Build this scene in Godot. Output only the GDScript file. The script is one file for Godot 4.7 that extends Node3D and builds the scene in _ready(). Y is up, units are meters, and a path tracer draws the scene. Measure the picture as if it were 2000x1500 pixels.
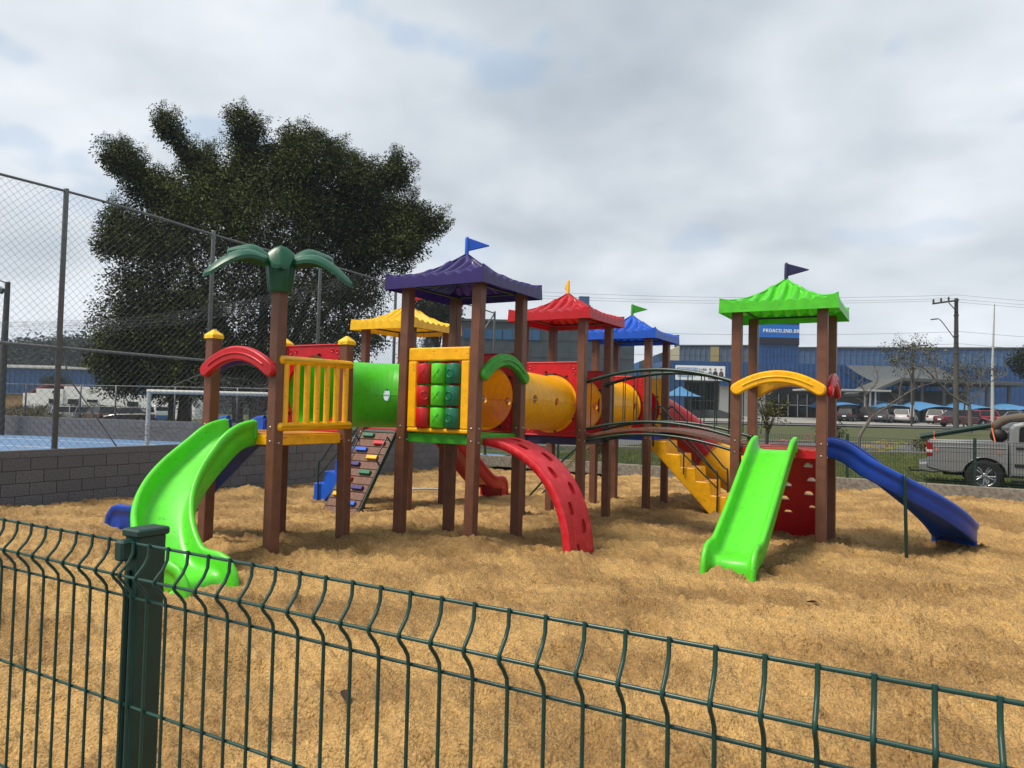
extends Node3D
# A playground in a sand pit. The pit, the walls, the fences and the play set share one grid:
# U runs right along the fences, V runs away from the street, O is the middle of the purple tower.
const YAW := -0.52447
const U := Vector3(0.86559, 0, 0.50075)
const V := Vector3(0.50075, 0, -0.86559)
const O := Vector3(-0.59, 0, -8.6)
const WALL_A := Vector3(-7.415, 0, -10.406)
const WALL_DIR := Vector3(0.44617, 0, -0.89495)
var M := {}
var taken := {}
var rng := RandomNumberGenerator.new()
var n1 := FastNoiseLite.new()
var n2 := FastNoiseLite.new()
var n3 := FastNoiseLite.new()
var n4 := FastNoiseLite.new()
var n5 := FastNoiseLite.new()

func W(a: float, y: float, b: float) -> Vector3:
	return O + U * a + V * b + Vector3(0, y, 0)

# ---------------------------------------------------------------- mesh helpers
func S() -> SurfaceTool:
	var st := SurfaceTool.new()
	st.begin(Mesh.PRIMITIVE_TRIANGLES)
	st.set_smooth_group(-1)
	return st

func poly(st: SurfaceTool, pts: Array, out: Vector3) -> void:
	var nn: Vector3 = (pts[2] - pts[0]).cross(pts[1] - pts[0])
	var flip := nn.dot(out) < 0.0
	for i in range(1, pts.size() - 1):
		st.add_vertex(pts[0])
		if flip:
			st.add_vertex(pts[i + 1]); st.add_vertex(pts[i])
		else:
			st.add_vertex(pts[i]); st.add_vertex(pts[i + 1])

func quad(st: SurfaceTool, a: Vector3, b: Vector3, c: Vector3, d: Vector3) -> void:
	st.add_vertex(a); st.add_vertex(b); st.add_vertex(c)
	st.add_vertex(a); st.add_vertex(c); st.add_vertex(d)

func bx(st: SurfaceTool, xf: Transform3D, size: Vector3, bev := 0.006) -> void:
	st.set_smooth_group(-1)
	var h := size * 0.5
	var bv: float = min(bev, min(h.x, min(h.y, h.z)) * 0.6)
	var vert := func(ax: int, s: Vector3) -> Vector3:
		var p := Vector3(s.x * (h.x - bv), s.y * (h.y - bv), s.z * (h.z - bv))
		p[ax] = s[ax] * h[ax]
		return xf * p
	var c := xf.origin
	for ax in 3:
		var i := (ax + 1) % 3
		var j := (ax + 2) % 3
		for sg in [-1.0, 1.0]:
			var pts := []
			for q in [[-1, -1], [1, -1], [1, 1], [-1, 1]]:
				var s := Vector3.ZERO
				s[ax] = sg; s[i] = q[0]; s[j] = q[1]
				pts.append(vert.call(ax, s))
			poly(st, pts, (pts[0] + pts[2]) * 0.5 - c)
		for si in [-1.0, 1.0]:
			for sj in [-1.0, 1.0]:
				var s0 := Vector3.ZERO
				s0[i] = si; s0[j] = sj; s0[ax] = -1
				var s1 := s0
				s1[ax] = 1
				var pts := [vert.call(i, s0), vert.call(i, s1), vert.call(j, s1), vert.call(j, s0)]
				poly(st, pts, (pts[0] + pts[2]) * 0.5 - c)
	for sx in [-1.0, 1.0]:
		for sy in [-1.0, 1.0]:
			for sz in [-1.0, 1.0]:
				var s := Vector3(sx, sy, sz)
				var pts := [vert.call(0, s), vert.call(1, s), vert.call(2, s)]
				poly(st, pts, pts[0] - c)

func box(st: SurfaceTool, c: Vector3, size: Vector3, bev := 0.006, turn := 0.0) -> void:
	bx(st, Transform3D(Basis(Vector3.UP, turn), c), size, bev)

func frames(pts: Array, side := Vector3.ZERO) -> Array:
	var out := []
	var right := side
	if side != Vector3.ZERO and side.cross(pts[1] - pts[0]).y < -0.001: right = -side
	for i in pts.size():
		var t: Vector3 = (pts[min(i + 1, pts.size() - 1)] - pts[max(i - 1, 0)]).normalized()
		var r := t.cross(Vector3.UP)
		if right == Vector3.ZERO:
			right = r.normalized() if r.length() > 0.15 else Vector3.RIGHT
		elif r.length() > 0.25 and side == Vector3.ZERO:
			r = r.normalized()
			right = r if r.dot(right) > 0 else -r
		var up := right.cross(t).normalized()
		out.append(Transform3D(Basis(t.cross(up).normalized(), up, -t), pts[i]))
	return out

func sweep(st: SurfaceTool, prof: Array, fr: Array, caps := true, closed := true, sg := 1) -> void:
	st.set_smooth_group(sg)
	var n := prof.size()
	for i in fr.size() - 1:
		var f0: Transform3D = fr[i]
		var f1: Transform3D = fr[i + 1]
		for k in (n if closed else n - 1):
			var p: Vector2 = prof[k]
			var q: Vector2 = prof[(k + 1) % n]
			quad(st, f0 * Vector3(p.x, p.y, 0), f0 * Vector3(q.x, q.y, 0), f1 * Vector3(q.x, q.y, 0), f1 * Vector3(p.x, p.y, 0))
	if caps:
		st.set_smooth_group(-1)
		var tri := Geometry2D.triangulate_polygon(PackedVector2Array(prof))
		for e in [0, fr.size() - 1]:
			var f: Transform3D = fr[e]
			for k in range(0, tri.size(), 3):
				var pts := []
				for m in 3:
					var p: Vector2 = prof[tri[k + m]]
					pts.append(f * Vector3(p.x, p.y, 0))
				poly(st, pts, f.basis.z * (1.0 if e == 0 else -1.0))

func circle(r: float, n := 8, ry := 0.0) -> Array:
	var o := []
	for k in n:
		var a := TAU * k / n
		o.append(Vector2(cos(a) * r, sin(a) * (ry if ry > 0.0 else r)))
	return o

func tube(st: SurfaceTool, pts: Array, r: float, n := 8) -> void:
	sweep(st, circle(r, n), frames(pts), true, true, 1)

func taper(st: SurfaceTool, pts: Array, rr: Array, n := 6) -> void:
	st.set_smooth_group(1)
	var fr := frames(pts)
	for i in pts.size() - 1:
		for k in n:
			var a := TAU * k / n
			var b := TAU * (k + 1) / n
			var pa := Vector3(cos(a), sin(a), 0)
			var pb := Vector3(cos(b), sin(b), 0)
			quad(st, fr[i] * (pa * rr[i]), fr[i] * (pb * rr[i]), fr[i + 1] * (pb * rr[i + 1]), fr[i + 1] * (pa * rr[i + 1]))

func lathe(st: SurfaceTool, xf: Transform3D, prof: Array, n := 20, sg := 1) -> void:
	st.set_smooth_group(sg)
	for i in prof.size() - 1:
		for k in n:
			var a := TAU * k / n
			var b := TAU * (k + 1) / n
			var p: Vector2 = prof[i]
			var q: Vector2 = prof[i + 1]
			var p0 := xf * Vector3(cos(a) * p.x, p.y, sin(a) * p.x)
			var p1 := xf * Vector3(cos(b) * p.x, p.y, sin(b) * p.x)
			var q0 := xf * Vector3(cos(a) * q.x, q.y, sin(a) * q.x)
			var q1 := xf * Vector3(cos(b) * q.x, q.y, sin(b) * q.x)
			if p.x > 0.0001:
				st.add_vertex(p0); st.add_vertex(q1 if q.x > 0.0001 else q0); st.add_vertex(p1)
			if q.x > 0.0001:
				st.add_vertex(p0); st.add_vertex(q0); st.add_vertex(q1)

func inset(p: Array, d: float) -> Array:
	var o := []
	var n := p.size()
	var area := 0.0
	for i in n:
		area += p[i].cross(p[(i + 1) % n])
	var s := 1.0 if area > 0 else -1.0
	for i in n:
		var e1: Vector2 = (p[i] - p[(i + n - 1) % n]).normalized()
		var e2: Vector2 = (p[(i + 1) % n] - p[i]).normalized()
		var m1 := Vector2(-e1.y, e1.x) * s
		var m2 := Vector2(-e2.y, e2.x) * s
		o.append(p[i] + (m1 + m2) / max(0.35, 1.0 + m1.dot(m2)) * d)
	return o

# outline in local XY, thickness along Z, rounded rim
func prism(st: SurfaceTool, xf: Transform3D, p: Array, z0: float, z1: float, bev := 0.008, sg := -1) -> void:
	var ins := inset(p, bev)
	var n := p.size()
	var rings := [[ins, z0], [p, z0 + bev], [p, z1 - bev], [ins, z1]]
	var tri := Geometry2D.triangulate_polygon(PackedVector2Array(p))
	st.set_smooth_group(sg)
	for r in 3:
		for k in n:
			var k2 := (k + 1) % n
			var a: Vector2 = rings[r][0][k]
			var b: Vector2 = rings[r][0][k2]
			var c: Vector2 = rings[r + 1][0][k2]
			var d: Vector2 = rings[r + 1][0][k]
			quad(st, xf * Vector3(a.x, a.y, rings[r][1]), xf * Vector3(b.x, b.y, rings[r][1]), xf * Vector3(c.x, c.y, rings[r + 1][1]), xf * Vector3(d.x, d.y, rings[r + 1][1]))
	st.set_smooth_group(-1)
	for e in [[0, z0, -1.0], [3, z1, 1.0]]:
		for k in range(0, tri.size(), 3):
			var pts := []
			for m in 3:
				var q: Vector2 = ins[tri[k + m]]
				pts.append(xf * Vector3(q.x, q.y, e[1]))
			poly(st, pts, xf.basis.z * e[2])

func smooth(pts: Array, n := 8) -> Array:
	var o := []
	for i in pts.size() - 1:
		var p0: Vector3 = pts[max(i - 1, 0)]
		var p1: Vector3 = pts[i]
		var p2: Vector3 = pts[i + 1]
		var p3: Vector3 = pts[min(i + 2, pts.size() - 1)]
		for k in n:
			o.append(p1.cubic_interpolate(p2, p0, p3, float(k) / n))
	o.append(pts[pts.size() - 1])
	return o

func mesh(st: SurfaceTool) -> ArrayMesh:
	st.generate_normals()
	st.index()
	return st.commit()

func put(parent: Node, called: String, me: Mesh, m: Material, at := Vector3.ZERO, label := "") -> MeshInstance3D:
	var o := MeshInstance3D.new()
	o.mesh = me
	o.material_override = m
	o.name = called if parent != self else numbered(called)
	parent.add_child(o, true)
	o.position = at
	if label: o.set_meta("label", label)
	return o

func part(parent: Node, called: String, st: SurfaceTool, m: Material, label := "") -> MeshInstance3D:
	return put(parent, called, mesh(st), m, Vector3.ZERO, label)

func numbered(s: String) -> String:
	taken[s] = taken.get(s, -1) + 1
	return s if taken[s] == 0 else "%s_%03d" % [s, taken[s]]

func tag(o: Node, label: String, category: String, group := "") -> void:
	o.set_meta("label", label); o.set_meta("category", category)
	if group: o.set_meta("group", group)

func thing(called: String, label: String, category: String, at := Vector3.ZERO, turn := 0.0, group := "") -> Node3D:
	var o := Node3D.new()
	o.name = numbered(called)
	add_child(o)
	o.position = at; o.rotation.y = turn
	tag(o, label, category, group)
	return o

func struct(called: String, me: Mesh, m: Material, at := Vector3.ZERO) -> MeshInstance3D:
	var o := put(self, called, me, m, at)
	o.set_meta("kind", "structure")
	return o

# ---------------------------------------------------------------- materials
func noise_tex(sd: int, freq: float, lo: Color, hi: Color, size := 512, oct := 4, gamma := 1.0, specks := 0, speck := Color.BLACK) -> ImageTexture:
	var f := FastNoiseLite.new()
	f.seed = sd; f.frequency = freq; f.fractal_octaves = oct
	var src := f.get_seamless_image(size, size)
	src.convert(Image.FORMAT_L8)
	var im := Image.create(size, size, true, Image.FORMAT_RGB8)
	var lut := []
	for i in 256:
		lut.append(lo.lerp(hi, pow(i / 255.0, gamma)))
	for y in size:
		for x in size:
			im.set_pixel(x, y, lut[src.get_pixel(x, y).r8])
	var r := RandomNumberGenerator.new()
	r.seed = sd
	for i in specks:
		var cx := r.randi_range(3, size - 8)
		var cy := r.randi_range(3, size - 8)
		var w := r.randi_range(1, 4)
		for k in w:
			im.set_pixel(cx + k, cy + r.randi_range(0, 2), speck)
		if i % 4 == 0:
			var rad := r.randi_range(2, 5)
			for yy in range(-rad, rad + 1):
				for xx in range(-rad * 2, rad * 2 + 1):
					if xx * xx * 0.25 + yy * yy < rad * rad * r.randf_range(0.3, 1.0):
						var px := posmod(cx + xx, size)
						var py := posmod(cy + yy, size)
						im.set_pixel(px, py, im.get_pixel(px, py).lerp(speck, 0.38))
	im.generate_mipmaps()
	return ImageTexture.create_from_image(im)

func normal_tex(sd: int, freq: float, strength: float, size := 512, oct := 4) -> ImageTexture:
	var f := FastNoiseLite.new()
	f.seed = sd; f.frequency = freq; f.fractal_octaves = oct
	var im := f.get_seamless_image(size, size)
	im.convert(Image.FORMAT_RGBA8)
	im.bump_map_to_normal_map(strength)
	im.generate_mipmaps()
	return ImageTexture.create_from_image(im)

func mat(key: String, c: Color, rough := 0.6, tex: Texture2D = null, sc := 1.0, nrm: Texture2D = null, nsc := 1.0, metal := 0.0) -> StandardMaterial3D:
	var m := StandardMaterial3D.new()
	m.albedo_color = c; m.roughness = rough; m.metallic = metal
	m.cull_mode = BaseMaterial3D.CULL_DISABLED
	if tex or nrm:
		m.uv1_triplanar = true
		m.uv1_scale = Vector3.ONE * sc
	if tex: m.albedo_texture = tex
	if nrm:
		m.normal_enabled = true; m.normal_texture = nrm; m.normal_scale = nsc
	M[key] = m
	return m

func make_materials() -> void:
	var wear := noise_tex(3, 0.012, Color(0.86, 0.86, 0.86), Color(1, 1, 1), 512, 5, 0.8, 260, Color(0.55, 0.5, 0.42))
	var scuff := noise_tex(8, 0.02, Color(0.80, 0.80, 0.80), Color(1, 1, 1), 512, 5, 0.7)
	var peel := normal_tex(4, 0.03, 2.0, 512, 3)
	var grit := noise_tex(5, 0.05, Color(0.62, 0.62, 0.62), Color(1, 1, 1), 512, 5)
	var gritn := normal_tex(6, 0.06, 6.0, 512, 5)
	mat("lime", Color(0.33, 0.82, 0.15), 0.38, wear, 0.9, peel, 0.12)
	mat("leaf_lime", Color(0.20, 0.62, 0.12), 0.42, wear, 0.9, peel, 0.12)
	mat("red", Color(0.76, 0.025, 0.09), 0.38, wear, 0.9, peel, 0.15)
	mat("climb_red", Color.WHITE, 0.5, noise_tex(31, 0.012, Color(0.74, 0.03, 0.09), Color(0.90, 0.34, 0.38), 512, 6, 2.6, 60, Color(0.85, 0.6, 0.58)), 1.1, peel, 0.15)
	mat("yellow", Color(1.0, 0.73, 0.0), 0.38, wear, 0.9, peel, 0.15)
	mat("roof_yellow", Color(1.0, 0.79, 0.05), 0.38, wear, 0.9, peel, 0.15)
	mat("blue", Color(0.01, 0.255, 0.66), 0.36, wear, 0.9, peel, 0.15)
	mat("roof_blue", Color(0.08, 0.36, 0.82), 0.38, wear, 0.9, peel, 0.15)
	mat("purple", Color(0.19, 0.12, 0.42), 0.36, wear, 0.9, peel, 0.15)
	mat("navy", Color(0.12, 0.09, 0.30), 0.5, wear, 0.9)
	mat("pine", Color(0.015, 0.315, 0.21), 0.36, wear, 0.9, peel, 0.12)
	mat("teal", Color(0.03, 0.42, 0.30), 0.36, wear, 0.9, peel, 0.12)
	mat("post_brown", Color(0.44, 0.28, 0.205), 0.5, noise_tex(9, 0.015, Color(0.82, 0.80, 0.78), Color(1, 1, 1), 512, 5, 0.8, 90, Color(0.95, 0.92, 0.85)), 0.7, peel, 0.25)
	mat("deck_brown", Color(0.42, 0.28, 0.22), 0.6, scuff, 1.2, peel, 0.3)
	mat("plank", Color(0.50, 0.36, 0.30), 0.7, noise_tex(12, 0.02, Color(0.66, 0.60, 0.56), Color(1, 1, 1), 512, 5), 1.4, gritn, 0.15)
	mat("red_deck", Color(0.72, 0.30, 0.26), 0.8, grit, 2.5, gritn, 0.5)
	mat("yellow_deck", Color(0.86, 0.58, 0.22), 0.8, grit, 2.5, gritn, 0.5)
	mat("rail_green", Color(0.06, 0.20, 0.165), 0.34, scuff, 2.0)
	mat("wire_green", Color(0.075, 0.25, 0.215), 0.36, scuff, 3.0)
	mat("fence_post", Color(0.03, 0.215, 0.18), 0.5, scuff, 1.5)
	mat("bolt", Color(0.80, 0.80, 0.78), 0.3, null, 1, null, 1, 0.9)
	mat("black", Color(0.03, 0.03, 0.03), 0.6)
	mat("rope", Color(0.62, 0.55, 0.40), 0.9)
	mat("block", Color(0.48, 0.48, 0.495), 0.88, grit, 1.3, gritn, 0.35)
	mat("block_dark", Color(0.455, 0.455, 0.47), 0.88, grit, 1.7, gritn, 0.35)
	mat("mortar", Color(0.26, 0.26, 0.27), 0.95)
	mat("concrete", Color(0.55, 0.53, 0.49), 0.9, noise_tex(14, 0.02, Color(0.62, 0.60, 0.57), Color(1, 1, 1), 512, 6, 0.8), 0.7, gritn, 0.3)
	mat("galv", Color(0.43, 0.45, 0.45), 0.5, scuff, 1.0, null, 1, 0.3)
	mat("mesh_wire", Color(0.20, 0.205, 0.21), 0.6)
	mat("net", Color(0.36, 0.355, 0.34), 0.9)
	mat("white_paint", Color(0.82, 0.82, 0.80), 0.5, grit, 0.8)
	mat("court", Color(0.36, 0.50, 0.66), 0.7, scuff, 0.35)
	mat("court_line", Color(0.85, 0.87, 0.88), 0.7)
	var g := mat("grass", Color(0.31, 0.33, 0.14), 0.95, noise_tex(17, 0.03, Color(0.55, 0.58, 0.5), Color(1.0, 1.0, 0.95), 512, 6), 0.35, gritn, 0.6)
	g.uv1_world_triplanar = true
	mat("asphalt", Color(0.40, 0.40, 0.41), 0.9, grit, 0.4)
	mat("paving", Color(0.62, 0.61, 0.58), 0.9, grit, 0.3)
	mat("steel_blue", Color(0.26, 0.38, 0.53), 0.5, scuff, 0.08)
	mat("steel_deep", Color(0.12, 0.30, 0.51), 0.45, scuff, 0.08)
	mat("steel_faded", Color(0.31, 0.38, 0.46), 0.55, scuff, 0.08)
	mat("steel_grey", Color(0.27, 0.31, 0.34), 0.55, scuff, 0.08)
	mat("roof_grey", Color(0.40, 0.43, 0.445), 0.6, grit, 0.15)
	mat("beam_grey", Color(0.30, 0.31, 0.30), 0.8)
	mat("cream", Color(0.78, 0.73, 0.58), 0.8)
	mat("glass_dark", Color(0.035, 0.045, 0.05), 0.12)
	mat("glass_blue", Color(0.14, 0.33, 0.48), 0.15)
	mat("sign_blue", Color(0.02, 0.42, 0.76), 0.45)
	mat("sign_navy", Color(0.06, 0.08, 0.14), 0.5)
	mat("sign_white", Color(0.92, 0.93, 0.93), 0.6)
	mat("print_blue", Color(0.10, 0.45, 0.72), 0.6)
	mat("print_dark", Color(0.06, 0.09, 0.14), 0.6)
	mat("skin", Color(0.62, 0.44, 0.36), 0.7)
	mat("shade_blue", Color(0.24, 0.45, 0.62), 0.8)
	mat("pole", Color(0.36, 0.35, 0.32), 0.9, grit, 0.8)
	mat("bark", Color(0.30, 0.27, 0.23), 0.95, grit, 1.0, gritn, 0.8)
	mat("bark_pale", Color(0.47, 0.44, 0.40), 0.95, grit, 2.0)
	mat("tyre", Color(0.055, 0.055, 0.058), 0.85, grit, 3.0)
	mat("rim", Color(0.62, 0.63, 0.65), 0.28, null, 1, null, 1, 0.8)
	mat("lamp_red", Color(0.50, 0.02, 0.04), 0.2)
	mat("lamp_clear", Color(0.75, 0.75, 0.74), 0.2)
	mat("strap", Color(0.75, 0.38, 0.20), 0.8)
	mat("sack", Color(0.36, 0.32, 0.28), 0.95)
	mat("roof_tile", Color(0.48, 0.24, 0.20), 0.8)
	mat("whitewash", Color(0.92, 0.92, 0.90), 0.8)
	mat("dark_wall", Color(0.26, 0.27, 0.28), 0.8)
	mat("tan", Color(0.62, 0.50, 0.34), 0.9)
	mat("stone", Color(0.62, 0.60, 0.55), 0.85, grit, 4.0)
	mat("dead_leaf", Color(0.20, 0.13, 0.08), 0.9)
	for k in ["red", "roof_yellow", "roof_blue", "purple", "lime", "yellow"]:
		var tm := (M[k] as StandardMaterial3D).duplicate()
		tm.backlight_enabled = true
		tm.backlight = Color(0.6, 0.6, 0.6) if k != "yellow" else Color(0.5, 0.5, 0.5)
		tm.normal_enabled = false
		M["thin_" + k] = tm
	for c in [["silver", Color(0.50, 0.51, 0.515)], ["car_white", Color(0.80, 0.80, 0.80)], ["car_black", Color(0.02, 0.02, 0.025)], ["car_maroon", Color(0.30, 0.06, 0.09)], ["car_red", Color(0.62, 0.04, 0.07)], ["car_grey", Color(0.20, 0.22, 0.25)], ["car_silver", Color(0.52, 0.54, 0.56)], ["car_brown", Color(0.30, 0.17, 0.13)], ["car_blue", Color(0.20, 0.40, 0.62)]]:
		var cm := mat(c[0], c[1], 0.3, null, 1, null, 1, 0.35 if c[0] == "silver" or c[0] == "car_silver" else 0.0)
		cm.clearcoat_enabled = true; cm.clearcoat = 0.8; cm.clearcoat_roughness = 0.08

# ---------------------------------------------------------------- camera, sky, light
func make_sky() -> void:
	var w := 1600
	var h := 800
	var im := Image.create(w, h, false, Image.FORMAT_RGBF)
	var a := FastNoiseLite.new(); a.seed = 21; a.frequency = 0.55; a.fractal_octaves = 5
	var b := FastNoiseLite.new(); b.seed = 47; b.frequency = 1.5; b.fractal_octaves = 5
	var wsp := FastNoiseLite.new(); wsp.seed = 5; wsp.frequency = 3.6; wsp.fractal_octaves = 4
	var dark := Color(0.565, 0.60, 0.635)
	var pale := Color(0.785, 0.80, 0.818)
	var blue := Color(0.46, 0.575, 0.71)
	for y in h:
		var th := PI * (y + 0.5) / h
		var dy := cos(th)
		for x in w:
			var ph := TAU * (x + 0.5) / w - PI
			var d := Vector3(sin(th) * sin(ph), dy, -sin(th) * cos(ph))
			var up: float = max(dy, 0.0) + 0.22
			var p := Vector3(d.x / up, d.z / up, 0.4)
			var q := a.get_noise_3dv(p) * 0.52 + b.get_noise_3dv(p) * 0.36 + wsp.get_noise_3dv(p) * 0.12
			var v: float = clamp(0.63 + q * 1.2, 0.0, 1.0)
			var c := dark.lerp(pale, v)
			var gap: float = smoothstep(0.18, 0.42, b.get_noise_3dv(p * 1.3 + Vector3(7, 3, 1)) + wsp.get_noise_3dv(p) * 0.22) * smoothstep(0.08, 0.35, dy)
			c = c.lerp(blue, gap * 0.30)
			c = c.lerp(Color(0.73, 0.755, 0.785), smoothstep(0.22, 0.0, dy) * 0.45)
			if dy < 0.0: c = Color(0.34, 0.33, 0.30)
			im.set_pixel(x, y, c.srgb_to_linear())
	var pm := PanoramaSkyMaterial.new()
	pm.panorama = ImageTexture.create_from_image(im)
	var sky := Sky.new()
	sky.sky_material = pm
	var env := Environment.new()
	env.background_mode = Environment.BG_SKY
	env.sky = sky
	env.tonemap_mode = Environment.TONE_MAPPER_LINEAR
	env.tonemap_exposure = 1.62
	env.sdfgi_enabled = true; env.ssao_enabled = true; env.ssil_enabled = true
	env.fog_enabled = true
	env.fog_density = 0.0004
	env.fog_light_color = Color(0.74, 0.79, 0.84)
	var we := WorldEnvironment.new()
	we.name = "world_environment"
	we.environment = env
	add_child(we)

func make_camera() -> void:
	var cam := Camera3D.new()
	cam.name = "camera"
	cam.fov = 2.0 * rad_to_deg(atan(750.0 / 1387.0))
	cam.far = 1500.0; cam.near = 0.05
	add_child(cam)
	var b := Basis(Vector3.RIGHT, deg_to_rad(2.0)) * Basis(Vector3(0, 0, 1), deg_to_rad(1.4))
	cam.transform = Transform3D(b, Vector3(0, 1.55, 0))
	cam.current = true
	var sun := DirectionalLight3D.new()
	sun.name = "sun"
	sun.light_energy = 0.95
	sun.light_angular_distance = 20.0
	sun.light_color = Color(1.0, 0.96, 0.90)
	sun.shadow_enabled = true
	add_child(sun)
	sun.look_at_from_position(Vector3(-5.0, 9.0, 1.9), Vector3.ZERO)

# ---------------------------------------------------------------- ground
const MOUNDS := [[-1.66, -2.16, 0.02, 0.35], [-0.85, -2.15, 0.07, 0.3], [-0.7, -1.2, 0.04, 0.3], [0.55, -0.62, 0.13, 0.32], [-0.5, -0.5, 0.03, 0.3], [0.5, 0.5, 0.02, 0.3], [3.78, 2.05, 0.08, 0.33], [3.85, 3.0, 0.03, 0.3], [5.25, 3.55, 0.06, 0.4], [1.75, -0.2, 0.05, 0.3], [3.2, -0.1, 0.06, 0.35], [-0.1, -3.1, 0.05, 0.35], [0.2, 4.7, 0.05, 0.3], [0.7, 4.9, 0.03, 0.3], [-4.0, 1.5, 0.06, 0.4], [-6.4, 2.2, 0.10, 0.5], [-6.6, 6.0, 0.10, 0.7], [2.5, 9.9, 0.09, 0.6], [6.0, 9.6, 0.06, 0.7], [1.0, 9.8, 0.12, 0.6]]

func sand_y(a: float, b: float) -> float:
	var base: float = lerp(0.03, -0.15, smoothstep(-2.5, 4.5, b)) - 0.10 * smoothstep(-1.5, -3.6, a) * smoothstep(-3.0, -1.0, b)
	base += 0.05 * smoothstep(2.0, 4.0, a) * smoothstep(-1.0, 1.0, b)
	var y := base + n1.get_noise_2d(a, b) * 0.045
	for m in MOUNDS:
		var d2: float = ((a - m[0]) * (a - m[0]) + (b - m[1]) * (b - m[1])) / (m[3] * m[3])
		if d2 < 6.0: y += m[2] * exp(-d2 * 1.4)
	return y

func sand_detail(a: float, b: float) -> float:
	var q := n2.get_noise_2d(a, b)
	var r := n3.get_noise_2d(a + q * 0.12, b - q * 0.12)
	var s := n4.get_noise_2d(a, b)
	var lump := 1.0 - absf(r) * 2.0
	var f := n5.get_noise_2d(a + s * 0.05, b + q * 0.1)   # trodden pits with a pushed-up rim
	var pit := -0.050 * smoothstep(-0.62, -0.90, f) + 0.016 * smoothstep(-0.35, -0.55, f) * smoothstep(-0.75, -0.60, f)
	return q * 0.020 + lump * 0.034 * (0.6 + q) + s * 0.034 + 1.2 * pit * smoothstep(-0.25, 0.2, q)

func make_sand() -> void:
	n1.seed = 11; n1.frequency = 0.45; n1.fractal_octaves = 2
	n2.seed = 12; n2.frequency = 1.9; n2.fractal_octaves = 3
	n3.seed = 13; n3.frequency = 4.5; n3.fractal_octaves = 3
	n4.seed = 14; n4.frequency = 13.0; n4.fractal_octaves = 3
	n5.seed = 15; n5.noise_type = FastNoiseLite.TYPE_CELLULAR; n5.frequency = 2.3; n5.fractal_type = FastNoiseLite.FRACTAL_NONE; n5.cellular_return_type = FastNoiseLite.RETURN_DISTANCE
	var nu := 700
	var nv := 700
	var vs := PackedVector3Array(); vs.resize(nu * nv)
	var ns := PackedVector3Array(); ns.resize(nu * nv)
	var cs := PackedColorArray(); cs.resize(nu * nv)
	var damp := FastNoiseLite.new(); damp.seed = 77; damp.frequency = 0.8; damp.fractal_octaves = 5
	for j in nv:
		var t := float(j) / (nv - 1)
		var b := -6.42 + 17.3 * pow(t, 1.75)
		var amin: float = -6.93 - 0.062 * (b + 1.85)
		for i in nu:
			var s := float(i) / (nu - 1) * 2.0 - 1.0
			var k: float = pow(absf(s), 1.45)
			var a: float = 4.8 + (k * (amin - 4.8) if s < 0 else k * 9.2)
			vs[j * nu + i] = W(a, sand_y(a, b) + sand_detail(a, b), b)
			var dm: float = clamp(0.5 + damp.get_noise_2d(a, b) * 1.1 + n4.get_noise_2d(a * 2.0, b * 2.0) * 0.55, 0.0, 1.0)
			cs[j * nu + i] = Color(0.345, 0.208, 0.072).lerp(Color(0.67, 0.44, 0.168), dm)
	for j in nv:
		for i in nu:
			var x0: Vector3 = vs[j * nu + max(i - 1, 0)]
			var x1: Vector3 = vs[j * nu + min(i + 1, nu - 1)]
			var y0: Vector3 = vs[max(j - 1, 0) * nu + i]
			var y1: Vector3 = vs[min(j + 1, nv - 1) * nu + i]
			var n := (x1 - x0).cross(y1 - y0).normalized()
			ns[j * nu + i] = n if n.y > 0 else -n
	var idx := PackedInt32Array()
	idx.resize((nu - 1) * (nv - 1) * 6)
	var q := 0
	for j in nv - 1:
		for i in nu - 1:
			var o := j * nu + i
			idx[q] = o; idx[q + 1] = o + nu; idx[q + 2] = o + 1
			idx[q + 3] = o + 1; idx[q + 4] = o + nu; idx[q + 5] = o + nu + 1
			q += 6
	var arr := []
	arr.resize(Mesh.ARRAY_MAX)
	arr[Mesh.ARRAY_VERTEX] = vs; arr[Mesh.ARRAY_NORMAL] = ns; arr[Mesh.ARRAY_COLOR] = cs; arr[Mesh.ARRAY_INDEX] = idx
	var me := ArrayMesh.new()
	me.add_surface_from_arrays(Mesh.PRIMITIVE_TRIANGLES, arr)
	var m := mat("sand", Color.WHITE, 0.97, noise_tex(19, 0.06, Color(0.52, 0.47, 0.42), Color(1, 1, 1), 1024, 6, 0.75, 900, Color(0.45, 0.40, 0.33)), 0.9, normal_tex(20, 0.05, 17.0, 1024, 5), 1.0)
	m.vertex_color_use_as_albedo = true
	m.uv1_world_triplanar = true
	struct("sand", me, m)

func terrain_y(p: Vector3) -> float:
	var d := -p.z
	var y := -0.06 + 0.16 * smoothstep(20.0, 40.0, d) + 0.62 * smoothstep(41.0, 59.0, d) + 0.5 * smoothstep(64.0, 95.0, d) + 1.0 * smoothstep(95.0, 160.0, d)
	y -= (y + 0.78) * smoothstep(-9.0, -16.0, p.x + (d - 33.0) * 0.2) * smoothstep(31.0, 50.0, d)
	return y

func in_court(p: Vector3) -> bool:
	var side := (p - WALL_A).cross(WALL_DIR).y   # left of the long wall
	var far := Vector3(-22.3, 0, -31.0)
	var fd := Vector3(0.967, 0, 0.255)
	return side < 0.0 and (p - far).cross(fd).y > 0.0

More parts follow.
